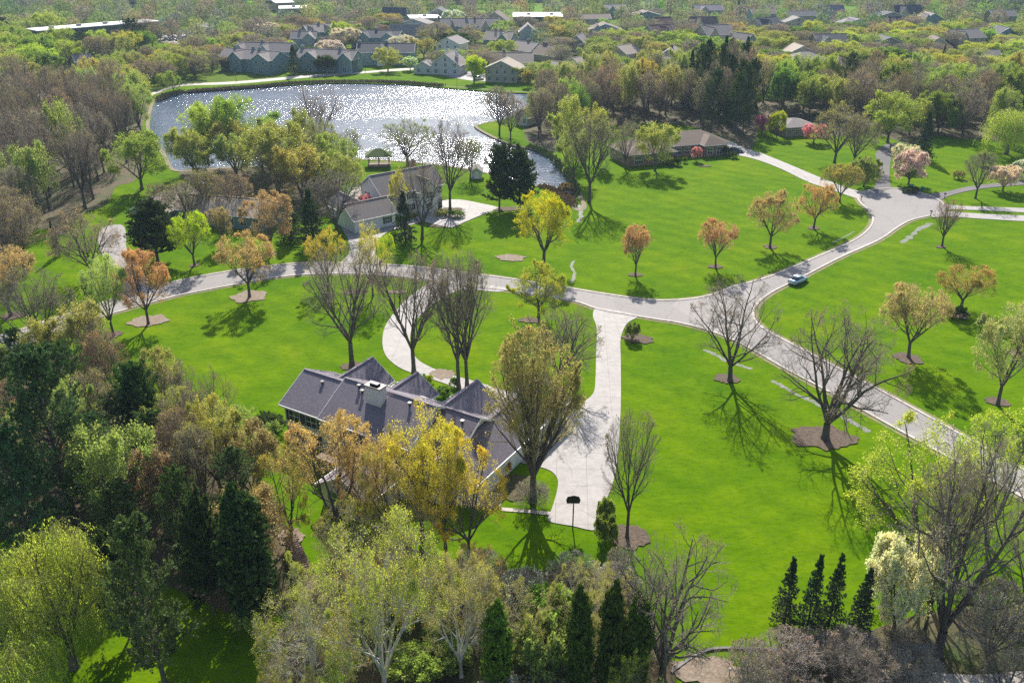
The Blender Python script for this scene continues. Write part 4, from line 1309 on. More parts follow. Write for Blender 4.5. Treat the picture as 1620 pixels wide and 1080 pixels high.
for row, (x0_, x1_, y_a, y_b) in enumerate(((258, 346, 60.0, 62.5), (262, 330, 64.6, 65.6))):
    for i in range(11 if row == 0 else 8):
        t = i / (10 if row == 0 else 7)
        if rr.random() < 0.12:
            continue
        p = P(x0_ + (x1_ - x0_) * t, y_a + (y_b - y_a) * t)
        if proto_car is None:
            c_ = proto_car = make_car(p, 1.4, cols[0], 'car standing in the car park at the upper left', group='cars standing in the far car park')
        else:
            c_ = copy_tree(proto_car)
            c_.location = p
            c_.rotation_euler = (0, 0, 1.4 + rr.uniform(-0.08, 0.08) + (math.pi if rr.random() < 0.4 else 0))
        ci_ = rr.randrange(6)
        col_ = cols[ci_]
        nc_ = globals().setdefault('ncar', {})
        nc_[row] = nc_.get(row, 0) + 1
        c_['label'] = '%s car, %s from the left in the %s line of the far car park' % (('dark blue', 'grey', 'dark red', 'white', 'navy', 'dark grey')[ci_], ('leftmost', 'second', 'third', 'fourth', 'fifth', 'sixth', 'seventh', 'eighth', 'ninth', 'tenth', 'eleventh')[nc_[row] - 1], ('back', 'front')[row])
        for ch in c_.children:
            if ch.name.startswith(('body', 'roof')):
                ch.color = (*col_, 1)

# ------------------------------------------------------------------ tree grower (whole levels at once)
def unit(a):
    return a / (np.linalg.norm(a, axis=-1, keepdims=True) + 1e-9)

def tubes(Pn, Rn, s, two=False):
    n, m, _ = Pn.shape
    D = unit(np.gradient(Pn, axis=1))
    mean = D.mean(1)
    ref = np.zeros((n, 3))
    ref[np.arange(n), np.argmin(np.abs(mean), axis=1)] = 1
    u = unit(np.cross(D, ref[:, None, :]))
    v = np.cross(D, u)
    a = np.arange(s) / s * 2 * np.pi
    ring = Pn[:, :, None, :] + Rn[:, :, None, None] * (np.cos(a)[None, None, :, None] * u[:, :, None, :] + np.sin(a)[None, None, :, None] * v[:, :, None, :])
    i, j, k = np.meshgrid(np.arange(n), np.arange(m - 1), np.arange(s), indexing='ij')
    b0 = (i * m + j) * s
    k2 = (k + 1) % s
    qd = np.stack([b0 + k, b0 + k2, b0 + s + k2, b0 + s + k], -1).reshape(-1, 4)
    return ring.reshape(-1, 3), qd

def bend(P0, D0, L, m, wander, up, rng):
    n = len(P0)
    Pn = np.empty((n, m, 3))
    Pn[:, 0] = P0
    D = unit(D0)
    for j in range(1, m):
        D = D + rng.normal(0, wander, (n, 3))
        D[:, 2] += up
        D = unit(D)
        Pn[:, j] = Pn[:, j - 1] + D * (L / (m - 1))[:, None]
    return Pn

def sprout(Pn, Rn, k, t0, t1, ang, sd, rng, flat=0.0):
    """k children per parent: positions, directions, parameter along it, radius there"""
    n, m, _ = Pn.shape
    t = t0 + (t1 - t0) * (np.arange(k)[None, :] + rng.uniform(0, 1, (n, k))) / k
    f = t * (m - 1)
    i = np.clip(f.astype(int), 0, m - 2)
    fr = f - i
    rows = np.arange(n)[:, None]
    A, B = Pn[rows, i], Pn[rows, i + 1]
    pos = A + (B - A) * fr[..., None]
    D = unit(B - A)
    r = Rn[rows, i] * (1 - fr) + Rn[rows, i + 1] * fr
    ref = rng.normal(0, 1, (n, k, 3))
    ref[..., 2] *= (1 - flat)
    az = unit(ref - (ref * D).sum(-1, keepdims=True) * D)
    a = np.radians(rng.normal(ang, sd, (n, k)))[..., None]
    d = np.cos(a) * D + np.sin(a) * az
    return pos.reshape(-1, 3), d.reshape(-1, 3), t.reshape(-1), r.reshape(-1)

def clip_env(P0, D, L, env, rng, lo=0.25):
    c, r = env
    p = (P0 - c) / r
    d = D / r
    A = (d * d).sum(1)
    B = (p * d).sum(1)
    C = (p * p).sum(1) - 1
    disc = B * B - A * C
    s = np.where(disc > 0, (-B + np.sqrt(np.maximum(disc, 0))) / A, 0)
    s = np.maximum(s, 0) * rng.uniform(0.86, 1.06, len(s))
    return np.maximum(np.minimum(L, s), L * lo)

def leafquads(C, size, rng, aspect=1.0, axis=None, spread=1.0):
    n = len(C)
    u = unit(rng.normal(0, 1, (n, 3))) if axis is None else unit(axis + rng.normal(0, spread, (n, 3)))
    v = unit(np.cross(u, rng.normal(0, 1, (n, 3))))
    s = size * rng.uniform(0.45, 1.5, n)[:, None]
    u = u * s * aspect * 0.5
    v = v * s * 0.5
    vs = np.stack([C - u, C + v * 0.9 - u * 0.1, C + u, C - v * 0.9 - u * 0.1], 1).reshape(-1, 3)
    return vs, np.arange(4 * n).reshape(n, 4)

class Crown:
    def __init__(self):
        self.v, self.q, self.m, self.n = [], [], [], 0
    def add(self, vs, qs, mi):
        self.v.append(vs)
        self.q.append(qs + self.n)
        self.m.append(np.full(len(qs), mi))
        self.n += len(vs)
    def mesh(self, name, mats):
        return np_mesh(name, np.concatenate(self.v), np.concatenate(self.q), mats, np.concatenate(self.m))

def taper(L0r, m, end):
    return L0r[:, None] * np.linspace(1, end, m)[None, :]

def broadleaf(seed, H=14.0, R=5.0, fork=0.2, stems=4, stem_ang=22, crown_lo=0.2, r0=0.28, k=(8, 7, 6, 4), ang=(48, 45, 42, 40), up=(0.10, 0.06, 0.05, 0.03),
              wander=0.10, leaves=2, leaf=0.2, jit=0.18, rmin=0.014, bark='bark', twig='twig', leafmat='leaf', lr=(0.62, 0.55, 0.5, 0.5), hang=0.0, top_bias=0.0, aspect=1.0, trunk_lean=0.0):
    rng = np.random.default_rng(seed)
    wood, crown = Crown(), Crown()
    zc = H * (1 + crown_lo) / 2
    env = (np.array([0, 0, zc]), np.array([R, R, H - zc]))
    hf = H * fork
    T = bend(np.zeros((1, 3)), np.array([[trunk_lean, 0, 1.0]]), np.array([hf]), 5, 0.03, 0.02, rng)
    TR = r0 * np.array([[1.45, 1.08, 1.0, 0.96, 0.92]])
    wood.add(*tubes(T, TR, 9), 0)
    top = T[0, -1]
    if stems == 1:
        D0 = np.array([[0.0, 0, 1]])
        L = np.array([(H - hf) * 0.97])
        rs = np.array([r0 * 0.9])
    else:
        az = np.arange(stems) / stems * 2 * np.pi + rng.uniform(0, 0.7, stems)
        a = np.radians(rng.normal(stem_ang, 6, stems))
        D0 = np.stack([np.sin(a) * np.cos(az), np.sin(a) * np.sin(az), np.cos(a)], -1)
        L = clip_env(np.repeat(top[None], stems, 0), D0, np.full(stems, H), env, rng)
        rs = r0 * rng.uniform(0.5, 0.72, stems)
    S = bend(np.repeat(top[None], len(D0), 0), D0, L, 9, wander * 0.6, 0.03, rng)
    SR = taper(rs, 9, 0.18)
    wood.add(*tubes(S, SR, 7), 0)
    Pn, Rn = S, SR
    last = None
    for lv, kk in enumerate(k):
        t0 = (0.12 if stems > 1 else 0.02) if lv == 0 else 0.22
        p, d, t, r = sprout(Pn, Rn, kk, t0, 1.0, ang[lv], 11, rng)
        if lv == 0 and stems == 1:
            base = R * 1.25
        else:
            pl = np.repeat(np.linalg.norm(Pn[:, -1] - Pn[:, 0], axis=1), kk)
            base = pl * lr[lv] * (1.15 - 0.55 * t)
        L = clip_env(p, d, np.maximum(base * rng.uniform(0.75, 1.2, len(t)) * np.ones(len(t)), 0.25), env, rng, 0.3)
        m_ = 6 if lv == 0 else (4 if lv < 2 else 3)
        u_ = up[lv]
        Pn2 = bend(p, d, L, m_, wander, u_, rng)
        r1 = np.maximum(r * (0.62 if lv else 0.6), rmin)
        Rn2 = np.maximum(taper(r1, m_, 0.3), rmin * 0.7)
        if lv == 0:
            wood.add(*tubes(Pn2, Rn2, 5), 0)
        else:
            crown.add(*tubes(Pn2, Rn2, 3), 0)
        Pn, Rn = Pn2, Rn2
    if hang > 0:
        p, d, t, r = sprout(Pn, Rn, 2, 0.5, 1.0, 60, 20, rng)
        L = np.minimum(hang * rng.uniform(0.4, 1.3, len(p)), np.maximum(p[:, 2] - 1.0, 0.3))
        d[:, 2] -= 0.4
        Pn = bend(p, d, L, 5, 0.06, -0.7, rng)
        Rn = np.full(Pn.shape[:2], rmin * 0.6)
        crown.add(*tubes(Pn, Rn, 3), 0)
    if leaves:
        n, m_, _ = Pn.shape
        kk = leaves
        t = rng.uniform(0.25, 1.0, (n, kk)) * (m_ - 1)
        i = np.clip(t.astype(int), 0, m_ - 2)
        rows = np.arange(n)[:, None]
        C = (Pn[rows, i] + (Pn[rows, i + 1] - Pn[rows, i]) * (t - i)[..., None]).reshape(-1, 3)
        C = C + rng.normal(0, jit, C.shape)
        ph = rng.uniform(0, 6.28, 3)
        w_ = 7.5 / R
        gsn = np.sin(C[:, 0] * w_ + ph[0]) * np.sin(C[:, 1] * w_ + ph[1]) + np.sin(C[:, 2] * w_ * 1.1 + ph[2]) * np.sin((C[:, 0] + C[:, 1]) * w_ * 0.8 + ph[0])
        C = C[rng.uniform(0, 1, len(C)) < np.clip(0.62 + 0.55 * gsn, 0.12, 1)]
        if top_bias:
            C = C[rng.uniform(0, 1, len(C)) < np.clip((C[:, 2] / H - top_bias) * 2.2, 0.03, 1)]
        if hang > 0:
            crown.add(*leafquads(C, leaf, rng, aspect, np.array([0, 0, -1.0]), 0.35), 1)
        else:
            crown.add(*leafquads(C, leaf, rng, aspect), 1)
    return H, R, wood.mesh('trunk', [M[bark]]), crown.mesh('crown', [M[twig], M[leafmat]])

def conifer(seed, kind='spruce', H=14.0, R=3.0, n1=120, n2=9, r0=0.2, leaf=0.28, per=3, clear=0.06, bark='bark', gap=0.0):
    rng = np.random.default_rng(seed)
    wood, crown = Crown(), Crown()
    T = bend(np.zeros((1, 3)), np.array([[0, 0, 1.0]]), np.array([H]), 12, 0.012, 0.03, rng)
    TR = r0 * np.linspace(1.1, 0.06, 12)[None]
    wood.add(*tubes(T, TR, 8), 0)
    t = clear + (1 - clear) * (np.arange(n1) + rng.uniform(0, 1, n1)) / n1
    if kind != 'spruce':
        lay = 16
        t = np.clip(np.round(t * lay) / lay + rng.normal(0, 0.008, n1), clear, 0.995)
    f = t * 11
    i = np.clip(f.astype(int), 0, 10)
    p = T[0, i] + (T[0, i + 1] - T[0, i]) * (f - i)[:, None]
    az = np.arange(n1) * 2.399 + rng.uniform(0, 0.5, n1)
    tt = (t - clear) / (1 - clear)
    if kind == 'spruce':
        prof = (1 - tt) ** 0.85 + 0.03
        el = np.radians(-8 + 38 * tt + rng.normal(0, 5, n1))
        up1, w1 = 0.02, 0.04
    elif kind == 'pine':
        prof = np.sqrt(np.clip(1 - ((tt - 0.32) / 0.70) ** 2, 0.02, 1)) * rng.uniform(0.55, 1.15, n1)
        el = np.radians(12 + 42 * tt + rng.normal(0, 9, n1))
        up1, w1 = 0.06, 0.08
    else:
        prof = np.clip(np.sin(np.clip(tt * 0.86 + 0.2, 0, 1) * np.pi) ** 0.55, 0.08, 1)
        el = np.radians(38 + 30 * tt + rng.normal(0, 8, n1))
        up1, w1 = 0.12, 0.06
    keep = rng.uniform(0, 1, n1) > gap
    p, az, el, prof, tt = p[keep], az[keep], el[keep], prof[keep], tt[keep]
    n1 = len(p)
    d = np.stack([np.cos(el) * np.cos(az), np.cos(el) * np.sin(az), np.sin(el)], -1)
    L = np.maximum(R * prof * rng.uniform(0.8, 1.15, n1), 0.25)
    B = bend(p, d, L, 5, w1, up1, rng)
    BR = taper(np.maximum(r0 * 0.30 * (L / R), 0.018), 5, 0.3)
    wood.add(*tubes(B, BR, 4), 0)
    p2, d2, t2, r2 = sprout(B, BR, n2, 0.12 if kind == 'spruce' else 0.3, 1.0, 52, 12, rng, 0.75 if kind != 'arbor' else 0.2)
    L2 = np.repeat(L, n2) * (0.42 if kind != 'pine' else 0.36) * (1.15 - 0.75 * t2) + 0.12
    if kind == 'spruce':
        d2[:, 2] -= 0.22
    C2 = bend(p2, d2, L2, 4, 0.07, -0.05 if kind == 'spruce' else 0.16, rng)
    crown.add(*tubes(C2, np.full(C2.shape[:2], 0.014), 3), 0)
    n, m_, _ = C2.shape
    t = rng.uniform(0.05, 1.0, (n, per)) * (m_ - 1)
    i = np.clip(t.astype(int), 0, m_ - 2)
    rows = np.arange(n)[:, None]
    A, Bb = C2[rows, i], C2[rows, i + 1]
    C = (A + (Bb - A) * (t - i)[..., None]).reshape(-1, 3) + rng.normal(0, 0.05 if kind == 'spruce' else 0.09, (n * per, 3))
    ax = unit(Bb - A).reshape(-1, 3)
    if kind == 'arbor':
        crown.add(*leafquads(C, leaf, rng, 1.4, np.array([0, 0, 1.0]), 0.7), 1)
    else:
        crown.add(*leafquads(C, leaf, rng, 1.5 if kind == 'spruce' else 1.3, ax, 0.6), 1)
    return H, R, wood.mesh('trunk', [M[bark]]), crown.mesh('crown', [M['twig'], M['needle']])

M['tan_twig'] = noisy('tan_twig_bark', (0.36, 0.30, 0.20), (0.55, 0.48, 0.36), 0.8, 0.85)
PROTO = {}
def proto(key, maker, seeds, **kw):
    PROTO[key] = [maker(s, **kw) for s in seeds]

proto('bare', broadleaf, (1, 2, 3), H=16, R=7, fork=0.14, stems=5, stem_ang=26, crown_lo=0.12, r0=0.36, k=(8, 7, 6, 4), up=(0.10, 0.07, 0.05, 0.03), leaves=1, leaf=0.09, jit=0.05, rmin=0.008, wander=0.13)
proto('vase', broadleaf, (4, 5), H=18, R=6.5, fork=0.20, stems=6, stem_ang=26, crown_lo=0.14, r0=0.34, k=(8, 7, 6, 4), ang=(36, 38, 38, 38), up=(0.10, 0.08, 0.06, 0.04), leaves=1, leaf=0.10, jit=0.06, rmin=0.008, wander=0.13)
proto('wide', broadleaf, (6, 7), H=15, R=9, fork=0.12, stems=6, stem_ang=42, crown_lo=0.06, r0=0.48, k=(8, 6, 6, 4), wander=0.2, up=(0.07, 0.04, 0.02, 0.0), leaves=1, leaf=0.10, jit=0.08, rmin=0.008)
proto('airy', broadleaf, (50, 51, 52), H=13, R=5.5, fork=0.14, stems=5, stem_ang=30, crown_lo=0.05, r0=0.26, k=(7, 5, 4, 3), leaves=12, leaf=0.11, jit=0.16, rmin=0.008, wander=0.16, up=(0.1, 0.05, 0.03, 0.02))
proto('round', broadleaf, (8, 9, 10, 11), H=9, R=4.2, fork=0.2, stems=6, stem_ang=32, crown_lo=0.20, r0=0.2, k=(7, 6, 5, 3), leaves=8, leaf=0.11, jit=0.13, rmin=0.009)
proto('budding', broadleaf, (12, 13, 14), H=13, R=5.5, fork=0.18, stems=5, stem_ang=28, crown_lo=0.12, r0=0.28, k=(8, 6, 5, 3), leaves=12, leaf=0.13, jit=0.17, rmin=0.008, wander=0.13)
proto('upright', broadleaf, (15,), H=17, R=5.6, fork=0.14, stems=11, stem_ang=19, crown_lo=0.10, r0=0.36, k=(9, 7, 5, 3), ang=(28, 30, 32, 32), up=(0.07, 0.06, 0.05, 0.04), wander=0.07, leaves=4, leaf=0.12, jit=0.09, rmin=0.009, twig='amber_twig')
proto('shrub', broadleaf, (17, 18), H=3, R=2.2, fork=0.03, stems=9, stem_ang=38, crown_lo=-0.25, r0=0.07, k=(7, 6, 5), leaves=6, leaf=0.16, jit=0.10, rmin=0.01)
proto('bareshrub', broadleaf, (19, 20), H=3.5, R=2.6, fork=0.03, stems=10, stem_ang=36, crown_lo=-0.2, r0=0.08, k=(8, 7, 6), leaves=1, leaf=0.09, jit=0.06, rmin=0.01, twig='pale_twig')
proto('willow', broadleaf, (21,), H=13, R=7, fork=0.2, stems=5, stem_ang=30, crown_lo=0.12, r0=0.5, k=(8, 7, 5), ang=(45, 50, 50, 50), up=(0.04, -0.02, -0.1, -0.1), leaves=20, leaf=0.10, jit=0.06, hang=4.6, twig='willow_twig', aspect=1.8)
proto('birch', broadleaf, (23, 24), H=15, R=7, fork=0.12, stems=5, stem_ang=27, crown_lo=0.1, r0=0.3, k=(8, 6, 5, 3), wander=0.17, leaves=12, leaf=0.10, jit=0.18, bark='white_bark', twig='tan_twig', rmin=0.02)
proto('flowering', broadleaf, (25, 26), H=5.5, R=3.8, fork=0.14, stems=6, stem_ang=42, crown_lo=0.05, r0=0.2, k=(7, 6, 5, 3), leaves=14, leaf=0.13, jit=0.12)
proto('mid', broadleaf, (27, 28, 29, 30), H=14, R=6, fork=0.16, stems=5, stem_ang=28, crown_lo=0.10, r0=0.3, k=(7, 6, 5), leaves=24, leaf=0.24, jit=0.40, rmin=0.022, wander=0.14)
proto('midbare', broadleaf, (31, 32, 33, 34), H=15, R=6.2, fork=0.16, stems=6, stem_ang=24, crown_lo=0.10, r0=0.3, k=(8, 6, 6, 2), leaves=3, leaf=0.14, jit=0.25, rmin=0.018, wander=0.13)
proto('midgreen', broadleaf, (35, 36, 37), H=13, R=6, fork=0.14, stems=5, stem_ang=30, crown_lo=0.05, r0=0.3, k=(7, 6, 5), leaves=40, leaf=0.30, jit=0.42, rmin=0.03)
proto('spruce', conifer, (41, 42, 43, 53), kind='spruce', H=12, R=2.6, n1=110, n2=10, per=6, leaf=0.20, gap=0.12)
proto('pine', conifer, (44, 45), kind='pine', H=17, R=5.2, n1=70, n2=14, per=12, leaf=0.24, clear=0.2, r0=0.28, gap=0.1)
proto('densepine', conifer, (54, 55), kind='pine', H=13, R=5.0, n1=110, n2=16, per=22, leaf=0.22, clear=0.14, r0=0.28)
proto('whitepine', conifer, (46,), kind='pine', H=20, R=6.5, n1=95, n2=16, per=14, leaf=0.24, clear=0.12, r0=0.36, gap=0.12)
proto('openpine', conifer, (47,), kind='pine', H=15, R=4.2, n1=90, n2=14, per=10, leaf=0.22, clear=0.18, r0=0.25, gap=0.15)
proto('arbor', conifer, (48, 49), kind='arbor', H=11, R=2.6, n1=170, n2=14, per=12, leaf=0.22, clear=0.04, r0=0.16)

COLOR = dict(
    orange=(0.60, 0.43, 0.21), rust=(0.48, 0.33, 0.20), amber=(0.50, 0.45, 0.14), gold=(0.66, 0.58, 0.09), lime=(0.50, 0.60, 0.10), yellowgreen=(0.56, 0.62, 0.04),
    green=(0.22, 0.31, 0.07), fresh=(0.36, 0.46, 0.10), olive=(0.38, 0.42, 0.14), grey=(0.34, 0.29, 0.23), brown=(0.38, 0.30, 0.19), mauve=(0.38, 0.30, 0.27), palegreen=(0.46, 0.54, 0.25),
    pine=(0.105, 0.17, 0.06), pineblue=(0.085, 0.16, 0.07), spruce=(0.055, 0.10, 0.05), arbor=(0.10, 0.16, 0.035), arborlight=(0.18, 0.28, 0.04), dark=(0.075, 0.12, 0.04), pink=(0.78, 0.36, 0.52), red=(0.55, 0.09, 0.13), blush=(0.74, 0.70, 0.68), straw=(0.46, 0.50, 0.18), cream=(0.75, 0.74, 0.58), willow=(0.62, 0.70, 0.10),
)
TR = random.Random(5)
TREES = []
KIND = {'densepine': 'pine_tree', 'airy': 'budding_tree', 'bare': 'bare_tree', 'vase': 'bare_tree', 'wide': 'bare_tree', 'midbare': 'bare_tree', 'round': 'maple_tree', 'budding': 'budding_tree', 'mid': 'budding_tree', 'upright': 'budding_tree', 'midgreen': 'leafy_tree',
        'shrub': 'shrub', 'bareshrub': 'bare_shrub', 'willow': 'willow_tree', 'birch': 'birch_tree', 'flowering': 'flowering_tree', 'spruce': 'spruce_tree', 'pine': 'pine_tree', 'whitepine': 'pine_tree', 'openpine': 'pine_tree', 'arbor': 'arborvitae_tree'}
CAT = {'shrub': 'shrub', 'bareshrub': 'shrub'}

def tree_at(kind, loc, H, R, color, label, group=None, var=None, lean=(0, 0)):
    pr = PROTO[kind]
    h0, r0, wm, cm = pr[TR.randrange(len(pr)) if var is None else var % len(pr)]
    e = empty(KIND[kind], loc, TR.uniform(0, 6.28), label, CAT.get(kind, 'tree'), group)
    e.rotation_euler = (lean[1], lean[0], e.rotation_euler[2])
    s = R / r0
    e.scale = (s, s, H / h0)
    for nm, me_ in (('trunk', wm), ('crown', cm)):
        o = bpy.data.objects.new('stems' if (nm == 'trunk' and 'shrub' in kind) else nm, me_)
        COL.objects.link(o)
        o.parent = e
        if nm == 'crown':
            c = COLOR[color]
            j = [TR.uniform(0.88, 1.12) for _ in range(3)]
            o.color = (c[0] * j[0], c[1] * j[1], c[2] * j[2], 1)
    TREES.append((loc[0], loc[1], R))
    return e

def tree_px(kind, bx, by, ty, hw, color, label, group=None, var=None):
    p = P(bx, by)
    H = height_of(p.y, ty)
    R = hw * depth_of(Vector((p.x, p.y, H * 0.6))) / FPX
    return tree_at(kind, p, H, R, color, label, group, var)


